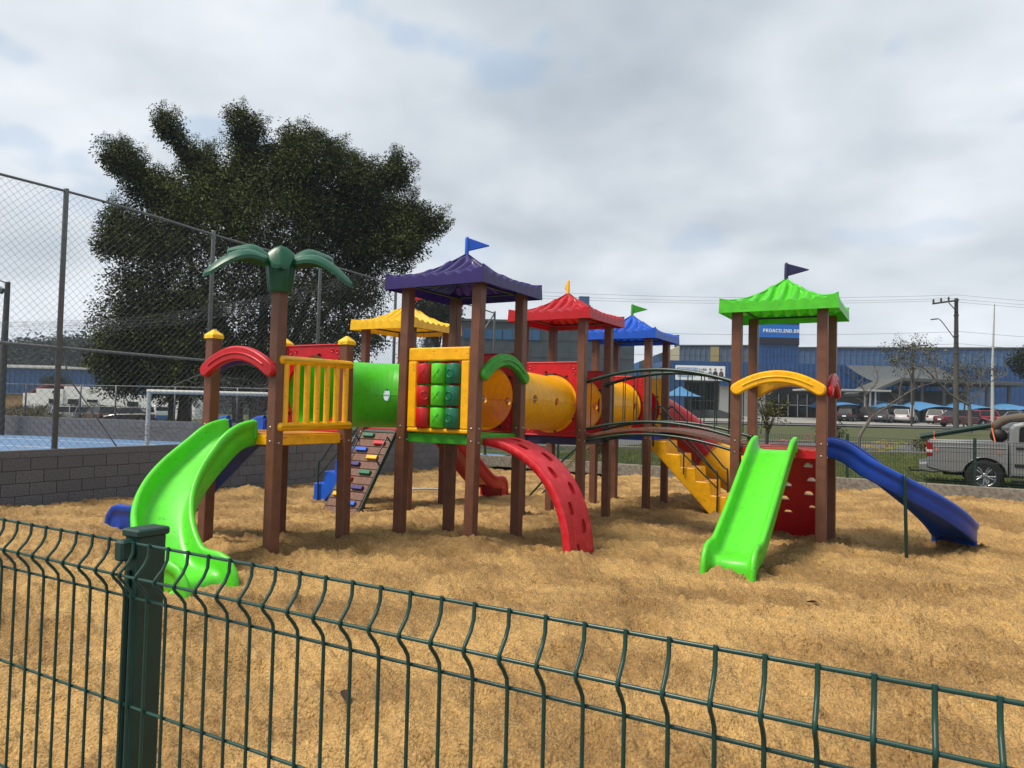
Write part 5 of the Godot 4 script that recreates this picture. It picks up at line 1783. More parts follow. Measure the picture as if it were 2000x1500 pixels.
func bare_tree(called: String, label: String, at: Vector3, limbs: Array, r0: float, sd: int) -> void:
	var t := thing(called, label, "tree", at)
	var r := RandomNumberGenerator.new(); r.seed = sd
	var tr := S()
	var tw := S()
	for i in limbs.size():
		var pts := smooth(limbs[i], 5)
		var rr := []
		var w: float = r0 if i == 0 else r0 * 0.55
		if i > 2: w = r0 * 0.3
		for k in pts.size(): rr.append(w * lerp(1.0, 0.68 if i == 0 else 0.25, float(k) / (pts.size() - 1)))
		taper(tr, pts, rr, 7)
		if i == 0: continue
		for k in range(2, pts.size(), 1):
			for m in 2:
				var d := Vector3(r.randfn(), absf(r.randfn()) * 0.7 + 0.2, r.randfn()).normalized()
				var l := r.randf_range(0.35, 1.0) * r0 * 8.0
				var p: Vector3 = pts[k]
				var q := p + d * l * 0.5 + Vector3(0, 0.05, 0)
				var e := q + (d + Vector3(r.randfn(), r.randfn(), r.randfn()) * 0.4).normalized() * l * 0.5
				taper(tw, [p, q, e], [r0 * 0.12, r0 * 0.08, r0 * 0.03], 4)
	part(t, "trunk", tr, M.bark_pale)
	part(t, "twigs", tw, M.bark_pale)

# ---------------------------------------------------------------- vehicles
func wheel(parent: Node, at: Vector3, r: float, w: float, side: float, big := false) -> void:
	var ty := S()
	var b := Basis(Vector3.RIGHT, PI / 2 * side)
	lathe(ty, Transform3D(b, at), [Vector2(r * 0.60, w * 0.5), Vector2(r * 0.64, w * 0.52), Vector2(r * 0.92, w * 0.5), Vector2(r, w * 0.36), Vector2(r, -w * 0.36), Vector2(r * 0.92, -w * 0.5), Vector2(r * 0.6, -w * 0.5)], 36)
	var wh := part(parent, "wheel", ty, M.tyre)
	var ri := S()
	lathe(ri, Transform3D(b, at), [Vector2(r * 0.61, w * 0.5), Vector2(r * 0.585, w * 0.5), Vector2(r * 0.55, w * 0.30), Vector2(r * 0.5, w * 0.05), Vector2(0, w * 0.02)], 30)
	if big:
		for k in 5:
			var an := TAU * k / 5 + 0.25
			for s in [-1, 1]:
				var an2: float = an + s * 0.14
				var p0 := Vector3(cos(an2) * r * 0.14, w * 0.40, sin(an2) * r * 0.14)
				var p1 := Vector3(cos(an + s * 0.17) * r * 0.56, w * 0.46, sin(an + s * 0.17) * r * 0.56)
				tube(ri, [Transform3D(b, at) * p0, Transform3D(b, at) * p1], r * 0.062, 6)
		lathe(ri, Transform3D(b, at), [Vector2(r * 0.19, w * 0.36), Vector2(r * 0.18, w * 0.44), Vector2(r * 0.1, w * 0.47), Vector2(0, w * 0.475)], 18)
	else:
		for k in 6:
			var an := TAU * k / 6
			tube(ri, [Transform3D(b, at) * Vector3(0, w * 0.42, 0), Transform3D(b, at) * Vector3(cos(an) * r * 0.55, w * 0.42, sin(an) * r * 0.55)], r * 0.07, 5)
	part(wh, "rim", ri, M.rim)

func arch_points(cx: float, cy: float, r: float, y: float, n := 10) -> Array:   # from right to left over the wheel
	var o := []
	var a0 := asin((y - cy) / r)
	for k in n + 1:
		var a: float = lerp(a0, PI - a0, float(k) / n)
		o.append(Vector2(cx + cos(a) * r, cy + sin(a) * r))
	return o

# x forward, z across; kinds: hatch, sedan, suv
func car(label: String, kind: String, m: Material, at: Vector3, turn: float, group: String) -> void:
	var t := thing("parked_car", label, "car", at, turn, group)
	var len := 4.0 if kind == "hatch" else 4.4
	var hl := len / 2
	var wr := 0.31
	var xr := -1.22
	var xf := 1.28
	var belt := 0.86 if kind != "suv" else 1.02
	var top := 1.47 if kind != "suv" else 1.70
	var p := [Vector2(-hl, 0.42), Vector2(-hl - 0.03, 0.62), Vector2(-hl + 0.03, belt + 0.04)]
	if kind == "sedan": p = [Vector2(-hl, 0.42), Vector2(-hl - 0.03, 0.65), Vector2(-hl + 0.06, belt + 0.07), Vector2(-hl + 0.7, belt + 0.10)]
	p.append_array([Vector2(1.0, belt + 0.03), Vector2(hl - 0.5, belt - 0.10), Vector2(hl - 0.08, belt - 0.22), Vector2(hl, 0.5), Vector2(hl - 0.03, 0.30)])
	p.append_array(arch_points(xf, wr, wr + 0.07, 0.25))
	p.append_array(arch_points(xr, wr, wr + 0.07, 0.25))
	p.append(Vector2(-hl + 0.08, 0.30))
	var st := S()
	prism(st, Transform3D.IDENTITY, p, -0.84, 0.84, 0.07)
	part(t, "body", st, m)
	var x0 := -hl + 0.06
	var x1 := -hl + 0.32
	if kind == "sedan":
		x0 = -hl + 0.62; x1 = -hl + 1.25
	var gh := [Vector2(x0, belt), Vector2(x1, top - 0.05), Vector2(x1 + 0.25, top), Vector2(0.35, top), Vector2(0.55, top - 0.04), Vector2(1.15, belt)]
	var gs := S()
	# glass house narrows upwards
	for s in [-1.0, 1.0]:
		var lo := 0.80
		var hi := 0.62
		var pts := []
		for q in gh: pts.append(Vector3(q.x, q.y, s * lerp(lo, hi, (q.y - belt) / (top - belt))))
		poly(gs, pts, Vector3(0, 0, s))
	for k in gh.size() - 1:
		var a: Vector2 = gh[k]
		var b: Vector2 = gh[k + 1]
		var za: float = lerp(0.80, 0.62, (a.y - belt) / (top - belt))
		var zb: float = lerp(0.80, 0.62, (b.y - belt) / (top - belt))
		poly(gs, [Vector3(a.x, a.y, -za), Vector3(a.x, a.y, za), Vector3(b.x, b.y, zb), Vector3(b.x, b.y, -zb)], Vector3(0, 1, 0))
	part(t, "windows", gs, M.glass_dark)
	var rs := S()
	prism(rs, Transform3D(Basis(Vector3.RIGHT, PI / 2), Vector3(0, top + 0.004, 0)), [Vector2(x1 + 0.1, -0.60), Vector2(0.40, -0.60), Vector2(0.46, 0.0), Vector2(0.40, 0.60), Vector2(x1 + 0.1, 0.60)], -0.02, 0.02, 0.015)
	for s in [-1.0, 1.0]:
		for e in [[Vector3(x0, belt, 0.81), Vector3(x1, top - 0.03, 0.635)], [Vector3(1.15, belt, 0.81), Vector3(0.5, top - 0.02, 0.635)], [Vector3(-0.25, belt, 0.82), Vector3(-0.2, top - 0.02, 0.635)], [Vector3(x1, top - 0.01, 0.63), Vector3(0.5, top - 0.01, 0.63)]]:
			tube(rs, [e[0] * Vector3(1, 1, s), e[1] * Vector3(1, 1, s)], 0.035, 5)
	part(t, "roof", rs, m)
	for s in [-1.0, 1.0]:
		wheel(t, Vector3(xf, wr, s * 0.74), wr, 0.2, s)
		wheel(t, Vector3(xr, wr, s * 0.74), wr, 0.2, s)
		var ls := S()
		box(ls, Vector3(-hl + 0.0, 0.76, s * 0.68), Vector3(0.10, 0.20, 0.22), 0.02)
		part(t, "tail_light", ls, M.lamp_red)
		ls = S()
		box(ls, Vector3(hl - 0.06, 0.62, s * 0.62), Vector3(0.12, 0.13, 0.30), 0.03)
		part(t, "headlight", ls, M.lamp_clear)
	var ps := S()
	box(ps, Vector3(-hl - 0.03, 0.62, 0), Vector3(0.02, 0.12, 0.40), 0.003)
	part(t, "number_plate", ps, M.sign_white)

func make_pickup() -> void:
	var t := thing("pickup_truck", "silver pickup truck on the grass with a rolled green fence on its bed", "pickup", W(6.03, -0.07, 12.87), YAW)
	# x forward, z towards the playground
	var st := S()
	var p := [Vector2(-1.13, 0.56), Vector2(-1.12, 0.62), Vector2(-1.10, 1.09), Vector2(-1.02, 1.115), Vector2(0.43, 1.135), Vector2(0.43, 0.33), Vector2(0.47, 0.33)]
	p = [Vector2(-1.12, 0.50), Vector2(-1.12, 0.62), Vector2(-1.08, 1.08), Vector2(-1.03, 1.12), Vector2(0.43, 1.145), Vector2(0.43, 0.36)]
	p.append_array(arch_points(0, 0.37, 0.41, 0.42, 14))
	p.append_array([Vector2(-0.62, 0.40), Vector2(-0.80, 0.42)])
	for s in [-1.0, 1.0]:
		prism(st, Transform3D(Basis.IDENTITY, Vector3(0, 0, s * 0.80)), p, -0.075, 0.075, 0.028, 2)
		tube(st, [Vector3(-1.0, 0.99, s * 0.872), Vector3(0.40, 1.0, s * 0.872)], 0.016, 6)
		tube(st, smooth([Vector3(0.42, 0.44, s * 0.868), Vector3(0.36, 0.60, s * 0.872), Vector3(0.20, 0.74, s * 0.875), Vector3(0.0, 0.79, s * 0.876), Vector3(-0.20, 0.74, s * 0.875), Vector3(-0.36, 0.60, s * 0.872), Vector3(-0.42, 0.46, s * 0.868)], 5), 0.011, 6)
	box(st, Vector3(-1.06, 0.84, 0), Vector3(0.06, 0.52, 1.5), 0.012)
	box(st, Vector3(-0.35, 0.66, 0), Vector3(1.5, 0.05, 1.5), 0.01)
	box(st, Vector3(0.39, 0.88, 0), Vector3(0.05, 0.5, 1.5), 0.01)
	part(t, "bed", st, M.silver)
	st = S()
	var c := [Vector2(0.455, 0.36), Vector2(0.455, 1.10), Vector2(0.47, 1.46), Vector2(0.53, 1.55), Vector2(0.70, 1.60), Vector2(1.75, 1.60), Vector2(1.9, 1.56), Vector2(2.55, 1.14), Vector2(3.55, 1.02), Vector2(3.72, 0.86), Vector2(3.76, 0.5)]
	c.append_array(arch_points(3.02, 0.37, 0.42, 0.42, 12))
	c.append(Vector2(2.4, 0.36))
	prism(st, Transform3D.IDENTITY, c, -0.86, 0.86, 0.06, -1)
	part(t, "cab", st, M.silver)
	for s in [-1.0, 1.0]:
		for w in [[Vector2(0.63, 1.16), Vector2(0.64, 1.46), Vector2(0.68, 1.50), Vector2(1.18, 1.51), Vector2(1.22, 1.17)], [Vector2(1.30, 1.17), Vector2(1.27, 1.51), Vector2(1.80, 1.50), Vector2(2.30, 1.17)]]:
			var ws := S()
			var q: Array = w.duplicate()
			prism(ws, Transform3D(Basis.IDENTITY, Vector3(0, 0, s * 0.862)), q, -0.006, 0.006, 0.004)
			part(t, "window", ws, M.glass_dark)
		var hs := S()
		box(hs, Vector3(0.66, 1.02, s * 0.872), Vector3(0.17, 0.05, 0.03), 0.012)
		part(t, "door_handle", hs, M.black)
		hs = S()
		box(hs, Vector3(1.45, 0.64, s * 0.868), Vector3(1.8, 0.075, 0.03), 0.012)
		part(t, "side_moulding", hs, M.black)
		hs = S()
		box(hs, Vector3(1.45, 0.30, s * 0.84), Vector3(1.9, 0.06, 0.12), 0.02)
		part(t, "side_step", hs, M.black)
		hs = S()
		box(hs, Vector3(-1.055, 0.92, s * 0.83), Vector3(0.14, 0.34, 0.10), 0.02)
		var tl := part(t, "tail_light", hs, M.lamp_red)
		hs = S()
		box(hs, Vector3(-1.06, 0.88, s * 0.837), Vector3(0.145, 0.09, 0.10), 0.02)
		part(tl, "lens", hs, M.lamp_clear)
		wheel(t, Vector3(0, 0.37, s * 0.74), 0.37, 0.26, s, true)
		wheel(t, Vector3(3.02, 0.37, s * 0.74), 0.37, 0.26, s, true)
	var bs := S()
	prism(bs, Transform3D.IDENTITY, [Vector2(-1.27, 0.42), Vector2(-1.28, 0.60), Vector2(-1.10, 0.62), Vector2(-0.80, 0.58), Vector2(-0.78, 0.42), Vector2(-1.0, 0.38)], -0.85, 0.85, 0.03)
	var bump := part(t, "rear_bumper", bs, M.silver)
	var hk := S()
	tube(hk, [Vector3(-1.1, 0.38, 0), Vector3(-1.46, 0.36, 0), Vector3(-1.47, 0.44, 0)], 0.022, 8)
	part(bump, "tow_hook", hk, M.black)
	var us := S()
	box(us, Vector3(0.9, 0.40, 0), Vector3(3.4, 0.14, 0.9), 0.03)
	tube(us, [Vector3(0, 0.37, -0.7), Vector3(0, 0.37, 0.7)], 0.06, 8)
	box(us, Vector3(0.0, 0.60, 0), Vector3(0.86, 0.44, 1.38), 0.05)
	part(t, "chassis", us, M.black)
	# things carried
	var R := thing("rolled_fence", "long green rolled up wire fence lying from tailgate to cab", "roll", W(6.03, -0.07, 12.5), YAW)
	var a0 := Vector3(-1.25, 1.19, 0)
	var a1 := Vector3(0.30, 1.54, -0.05)
	var rs := S()
	taper(rs, [a0, a1], [0.062, 0.062], 10)
	for k in 62:
		var q := a0.lerp(a1, k / 61.0)
		var ring := []
		for m in 11: ring.append(q + Vector3(0, cos(TAU * m / 10) * 0.074, sin(TAU * m / 10) * 0.074) + Vector3(0.012, 0, 0) * cos(TAU * m / 10))
		sweep(rs, circle(0.006, 4), frames(ring, Vector3(1, 0, 0)), false)
	part(R, "roll", rs, M.wire_green)
	for q in [[-0.97, 0.0], [0.17, 1.0]]:
		var ss := S()
		var f: float = (q[0] - a0.x) / (a1.x - a0.x)
		var cc := a0.lerp(a1, f)
		var lp := []
		for m in 9: lp.append(cc + Vector3(0, cos(TAU * m / 8) * 0.075, sin(TAU * m / 8) * 0.075))
		tube(ss, lp, 0.012, 5)
		tube(ss, [cc + Vector3(0, -0.06, 0.05), Vector3(q[0] + 0.03, 1.13, 0.47), Vector3(q[0] + 0.06 + 0.05 * q[1], 0.86, 0.51)], 0.016, 5)
		part(R, "strap", ss, M.strap)
	var sk := S()
	taper(sk, smooth([Vector3(0.22, 1.42, 0), Vector3(0.34, 1.60, 0), Vector3(0.55, 1.68, 0), Vector3(0.95, 1.72, 0), Vector3(1.4, 1.70, 0)], 4), [0.03, 0.06, 0.09, 0.10, 0.10, 0.11, 0.10, 0.09, 0.09, 0.10, 0.10, 0.09, 0.09, 0.09, 0.08, 0.07, 0.03], 9)
	var sko := part(self, "sacking", sk, M.sack)
	sko.position = W(6.03, -0.07, 12.5); sko.rotation.y = YAW
	tag(sko, "brown bundle of sacking tied over the pickup's cab roof", "bundle")
	var bk := S()
	lathe(bk, Transform3D(Basis(Vector3.RIGHT, PI / 2), Vector3(0.30, 1.28, 0)), [Vector2(0, -0.1), Vector2(0.15, -0.1), Vector2(0.17, -0.04), Vector2(0.17, 0.04), Vector2(0.15, 0.1), Vector2(0.0, 0.1)], 14)
	box(bk, Vector3(0.30, 1.28, -0.1), Vector3(0.2, 0.34, 0.3), 0.05)
	var bo := part(self, "black_bag", bk, M.black)
	bo.position = W(6.03, -0.07, 12.55); bo.rotation.y = YAW
	tag(bo, "black bag leaning behind the pickup's cab", "bag")

# ---------------------------------------------------------------- buildings
func ribbed(st: SurfaceTool, p0: Vector3, p1: Vector3, y0: float, y1: float, pitch: float, depth: float) -> void:
	var d := p1 - p0
	d.y = 0
	var n := int(d.length() / pitch)
	var nn := Vector3(d.z, 0, -d.x).normalized()
	if nn.z < 0: nn = -nn
	st.set_smooth_group(-1)
	for i in n:
		var a := p0 + d * (float(i) / n)
		for q in [[0.0, 0.55, 0.0, 0.0], [0.55, 0.65, 0.0, 1.0], [0.65, 0.9, 1.0, 1.0], [0.9, 1.0, 1.0, 0.0]]:
			var s: Vector3 = a + d * (q[0] / n) + nn * depth * q[2]
			var e: Vector3 = a + d * (q[1] / n) + nn * depth * q[3]
			quad(st, Vector3(s.x, y0, s.z), Vector3(s.x, y1, s.z), Vector3(e.x, y1, e.z), Vector3(e.x, y0, e.z))

func solid(st: SurfaceTool, x0: float, x1: float, y0: float, y1: float, d0: float, d1: float, bev := 0.02) -> void:
	box(st, Vector3((x0 + x1) / 2, (y0 + y1) / 2, -(d0 + d1) / 2), Vector3(x1 - x0, y1 - y0, d1 - d0), bev)

func text(parent: Node, s: String, size: float, at: Vector3, m: Material, turn := 0.0, bold := true) -> void:
	var f := SystemFont.new()
	f.font_names = PackedStringArray(["Droid Sans"])
	f.font_weight = 700 if bold else 400
	var tm := TextMesh.new()
	tm.text = s; tm.font = f; tm.font_size = 64
	tm.pixel_size = size / 46.0
	tm.depth = size * 0.03
	tm.horizontal_alignment = HORIZONTAL_ALIGNMENT_LEFT
	var o := MeshInstance3D.new()
	o.name = "lettering"
	o.mesh = tm; o.material_override = m
	parent.add_child(o, true)
	o.position = at; o.rotation.y = turn

func make_buildings() -> void:
	# big blue factory on the right
	var R := thing("factory_building", "long blue metal factory with a sign tower, banner and curved grey canopy", "building")
	var st := S()
	ribbed(st, Vector3(27.6, 0, -121), Vector3(46.0, 0, -116.2), 0.0, 13.0, 0.85, 0.10)
	solid(st, 28.0, 90.0, 0.0, 12.4, 121.5, 160.0)
	part(R, "wall", st, M.steel_faded, "faded grey blue upper wall")
	st = S()
	ribbed(st, Vector3(46.0, 0, -116.2), Vector3(79.5, 0, -107.5), 0.0, 12.65, 0.85, 0.10)
	part(R, "wall", st, M.steel_blue)
	st = S()
	bx(st, Transform3D(Basis(Vector3.UP, -0.2545), Vector3(62.7, 12.68, -111.85)), Vector3(34.8, 0.25, 0.5), 0.03)
	bx(st, Transform3D(Basis(Vector3.UP, -0.2552), Vector3(36.8, 13.02, -118.6)), Vector3(19.1, 0.25, 0.5), 0.03)
	part(R, "roof_edge", st, M.beam_grey)
	st = S()
	for q in [[33.6, 35.0]]:
		bx(st, Transform3D(Basis(Vector3.UP, -0.2552), Vector3(34.0, 6.5, -119.2)), Vector3(1.4, 12.9, 0.12), 0.02)
	part(R, "translucent_strip", st, mat("strip", Color(0.58, 0.52, 0.34), 0.6))
	# lower blue wing with the band
	st = S()
	ribbed(st, Vector3(20.0, 0, -92.6), Vector3(22.4, 0, -92.4), 0.5, 8.0, 0.6, 0.06)
	ribbed(st, Vector3(27.0, 0, -92.2), Vector3(62.0, 0, -92.0), 5.2, 8.25, 0.6, 0.06)
	ribbed(st, Vector3(62.0, 0, -92.0), Vector3(67.0, 0, -92.0), 0.5, 8.6, 0.6, 0.06)
	solid(st, 20.0, 67.0, 7.6, 8.4, 92.6, 108.0)
	part(R, "lower_wall", st, M.steel_deep)
	st = S()
	solid(st, 20.0, 22.9, 0.4, 7.5, 94.0, 106.0)
	solid(st, 27.3, 60.0, 0.4, 7.5, 94.0, 106.0)
	solid(st, 22.91, 27.29, 5.7, 7.5, 94.0, 106.0)
	solid(st, 22.91, 27.29, 0.4, 5.69, 105.0, 106.0)
	part(R, "ground_floor", st, M.beam_grey)
	st = S()
	for k in 9:
		solid(st, 22.95 + k * 0.485, 23.0 + k * 0.485, 1.0, 5.65, 94.2, 94.26, 0.0)
	solid(st, 22.95, 27.25, 3.2, 3.3, 94.19, 94.27, 0.0)
	part(R, "gate", st, M.beam_grey, "barred entrance under the banner")
	st = S()
	solid(st, 27.4, 33.4, 1.0, 5.6, 93.5, 93.96)
	part(R, "wall_panel", st, M.white_paint)
	for k in 6:
		st = S()
		solid(st, 34.2 + k * 1.25, 35.2 + k * 1.25, 1.4, 4.4, 93.7, 93.95)
		var wn := part(R, "window", st, M.glass_dark)
		st = S()
		solid(st, 34.15 + k * 1.25, 35.25 + k * 1.25, 2.9, 3.0, 93.62, 93.75)
		solid(st, 35.17 + k * 1.25, 35.27 + k * 1.25, 1.4, 4.4, 93.62, 93.75)
		part(wn, "frame", st, M.white_paint)
	# sign tower
	st = S()
	ribbed(st, Vector3(33.0, 0, -94.95), Vector3(38.3, 0, -94.95), 5.0, 11.0, 0.45, 0.05)
	solid(st, 33.0, 38.3, 5.0, 14.2, 95.0, 99.0)
	part(R, "sign_tower", st, M.steel_deep)
	st = S()
	solid(st, 32.97, 38.33, 11.0, 11.95, 94.78, 94.9)
	solid(st, 32.97, 38.33, 13.75, 14.35, 94.78, 94.9)
	part(R, "sign_band", st, M.sign_navy)
	st = S()
	solid(st, 32.97, 38.33, 11.95, 13.75, 94.80, 94.9)
	var sg := part(R, "sign", st, M.sign_blue, "light blue sign with white lettering")
	text(sg, "PROACO.IND.BR", 0.46, Vector3(33.4, 12.86, -94.78), M.sign_white)
	# banner
	st = S()
	solid(st, 20.7, 27.0, 5.75, 7.6, 89.98, 90.05, 0.005)
	var bn := part(R, "banner", st, M.sign_white, "white banner with three people and blue lettering")
	st = S()
	solid(st, 20.9, 23.55, 6.93, 7.32, 89.965, 89.978, 0.002)
	part(bn, "lettering_box", st, M.print_blue)
	text(bn, "OPORTUNIDADES", 0.27, Vector3(20.98, 7.12, -89.955), M.sign_white)
	text(bn, "PARA", 0.29, Vector3(23.65, 7.12, -89.97), M.print_dark)
	text(bn, "GERAÇÕES", 0.29, Vector3(22.3, 6.72, -89.97), M.print_dark)
	text(bn, "VENHA SER P", 0.27, Vector3(20.95, 6.25, -89.97), M.print_blue)
	for q in [[25.1, 0.42, M.car_silver], [25.75, 0.50, M.print_dark], [26.5, 0.46, M.car_brown]]:
		st = S()
		lathe(st, Transform3D(Basis(Vector3.RIGHT, PI / 2), Vector3(q[0], 7.16, -89.97)), [Vector2(0, 0.0), Vector2(0.15, 0.0), Vector2(0.15, 0.012), Vector2(0, 0.012)], 14, -1)
		part(bn, "printed_head", st, M.skin)
		st = S()
		prism(st, Transform3D(Basis.IDENTITY, Vector3(q[0], 5.9, -89.972)), [Vector2(-q[1] * 0.7, 0), Vector2(q[1] * 0.7, 0), Vector2(q[1] * 0.6, 0.85), Vector2(q[1] * 0.2, 1.05), Vector2(-q[1] * 0.2, 1.05), Vector2(-q[1] * 0.6, 0.85)], 0.0, 0.008, 0.002)
		part(bn, "printed_torso", st, q[2])
	# curved grey canopy and the flat dark one in front of it
	st = S()
	st.set_smooth_group(1)
	for i in 12:
		for j in 14:
			var v := []
			for e in [[0, 0], [0, 1], [1, 1], [1, 0]]:
				var s: float = (i + e[0]) / 12.0
				var tt: float = (j + e[1]) / 14.0
				var x: float = lerp(42.8, 54.9, s) + tt * 4.7
				v.append(Vector3(x, 8.2 - 2.6 * (1.0 - pow(1.0 - tt, 1.8)), -91.0 + tt * 2.5))
			quad(st, v[0], v[1], v[2], v[3])
	part(R, "curved_canopy", st, M.roof_grey, "pale grey roof sweeping down in a curve")
	st = S()
	bx(st, Transform3D(Basis(Vector3.BACK, 0.424), Vector3(44.2, 5.25, -87.0)), Vector3(4.6, 0.42, 6.0), 0.04)
	bx(st, Transform3D(Basis(Vector3.BACK, -0.018), Vector3(53.6, 6.05, -87.0)), Vector3(14.8, 0.42, 6.0), 0.04)
	part(R, "flat_canopy", st, M.beam_grey)
	for k in 7:
		st = S()
		solid(st, 43.6 + k * 2.6, 43.9 + k * 2.6, 0.8, 4.7 if k == 0 else 5.7, 84.6, 84.9)
		part(R, "column", st, M.beam_grey)
	st = S()
	solid(st, 34.0, 43.6, 4.55, 4.75, 81.5, 86.0)
	for k in 3:
		solid(st, 40.6 + k * 0.6, 40.78 + k * 0.6, 0.9, 4.56, 81.7, 81.9)
	part(R, "porch", st, M.white_paint)
	# striped side building behind the blue tower
	var B := thing("striped_building", "low building with cream, green and blue stripes left of the factory", "building")
	st = S()
	var cl := [M.cream, M.steel_grey, M.cream, M.car_blue, M.steel_grey, M.cream, M.steel_blue, M.steel_grey, M.cream, M.cream]
	for k in 10:
		st = S()
		var x := 15.0 + k * 0.99
		prism(st, Transform3D.IDENTITY, [Vector2(x, 0.5), Vector2(x + 0.99, 0.5), Vector2(x + 0.99, 7.4 + (k + 1) * 0.42), Vector2(x, 7.4 + k * 0.42)], -112.0, -106.0 + k * 0.02, 0.02)
		part(B, "wall_stripe", st, cl[k])
	# grey building in the middle
	var G := thing("grey_building", "plain grey block with small blue windows behind the purple tower", "building")
	st = S()
	solid(st, -6.0, 12.0, 0.0, 10.1, 70.0, 92.0)
	part(G, "wall", st, M.steel_grey)
	st = S()
	for k in 14:
		solid(st, -6.02 + k * 1.287, -5.99 + k * 1.287, 0.2, 10.0, 69.97, 70.02, 0.0)
	for y in [3.3, 5.0, 6.7, 8.4]: solid(st, -6.0, 12.0, y, y + 0.03, 69.97, 70.02, 0.0)
	part(G, "panel_joint", st, M.beam_grey)
	st = S()
	solid(st, -6.1, 12.1, 10.1, 10.35, 69.85, 92.0)
	part(G, "parapet", st, M.beam_grey)
	for x in [-4.9, -2.85, -1.0, 0.9]:
		st = S()
		solid(st, x, x + 1.75, 8.35, 9.35, 69.92, 70.05)
		var wn := part(G, "window", st, M.glass_blue)
		st = S()
		solid(st, x + 0.85, x + 0.92, 8.35, 9.35, 69.88, 69.95)
		part(wn, "frame", st, M.beam_grey)
	st = S()
	solid(st, 8.3, 9.6, 9.0, 16.1, 90.0, 91.3)
	part(G, "stack", st, M.steel_blue)
	for q in [[2.9, 6.7, 2.9, 6.1]]:
		st = S()
		solid(st, q[0], q[1], q[2], q[3], 69.9, 70.05)
		part(G, "gate", st, M.sign_navy)
	# left background
	var Wh := thing("blue_warehouse", "blue metal warehouse with a white roof edge at the far left", "building")
	st = S()
	ribbed(st, Vector3(-125, 0, -140), Vector3(-82.0, 0, -140), -1.0, 7.2, 1.0, 0.10)
	solid(st, -125, -82, -1.0, 7.1, 140.3, 170)
	part(Wh, "wall", st, M.steel_deep)
	st = S()
	solid(st, -125.2, -81.8, 7.2, 7.55, 139.6, 170.2)
	solid(st, -112.0, -92.0, 7.55, 8.1, 146.0, 170.0)
	part(Wh, "roof", st, M.white_paint)
	var H := thing("white_house", "low white house with dark window openings behind the hedge", "house")
	st = S()
	solid(st, -61.9, -60.1, -1.0, 2.05, 90.0, 96.0)
	solid(st, -60.1, -56.7, -1.0, 2.65, 89.8, 96.0)
	solid(st, -56.7, -51.4, -1.0, 3.0, 90.0, 96.0)
	solid(st, -51.4, -40.0, -1.0, 2.1, 89.9, 96.0)
	part(H, "wall", st, M.whitewash)
	for q in [[-58.4, -57.2, 0.8, 1.4], [-56.0, -54.8, 0.8, 1.45], [-53.6, -52.4, 1.1, 1.45], [-58.0, -57.3, 2.1, 2.45], [-48.5, -47.2, 0.7, 1.3]]:
		st = S()
		solid(st, q[0], q[1], q[2], q[3], 89.65, 90.05)
		part(H, "window", st, M.glass_dark)
	st = S()
	bx(st, Transform3D(Basis(Vector3.BACK, 0.5), Vector3(-61.6, 2.65, -94.0)), Vector3(2.6, 0.14, 4.0), 0.02)
	bx(st, Transform3D(Basis(Vector3.BACK, -0.05), Vector3(-59.3, 3.15, -94.5)), Vector3(2.8, 0.14, 4.0), 0.02)
	part(H, "roof", st, M.roof_tile)
	var TB := thing("tan_shed", "tan low shed at the far left of the white house", "shed")
	st = S()
	solid(st, -68.0, -62.6, -1.0, 1.85, 92.5, 97.0)
	part(TB, "wall", st, M.tan)
	st = S()
	solid(st, -68.2, -62.5, 1.85, 1.98, 92.3, 97.1)
	part(TB, "roof", st, M.roof_grey)

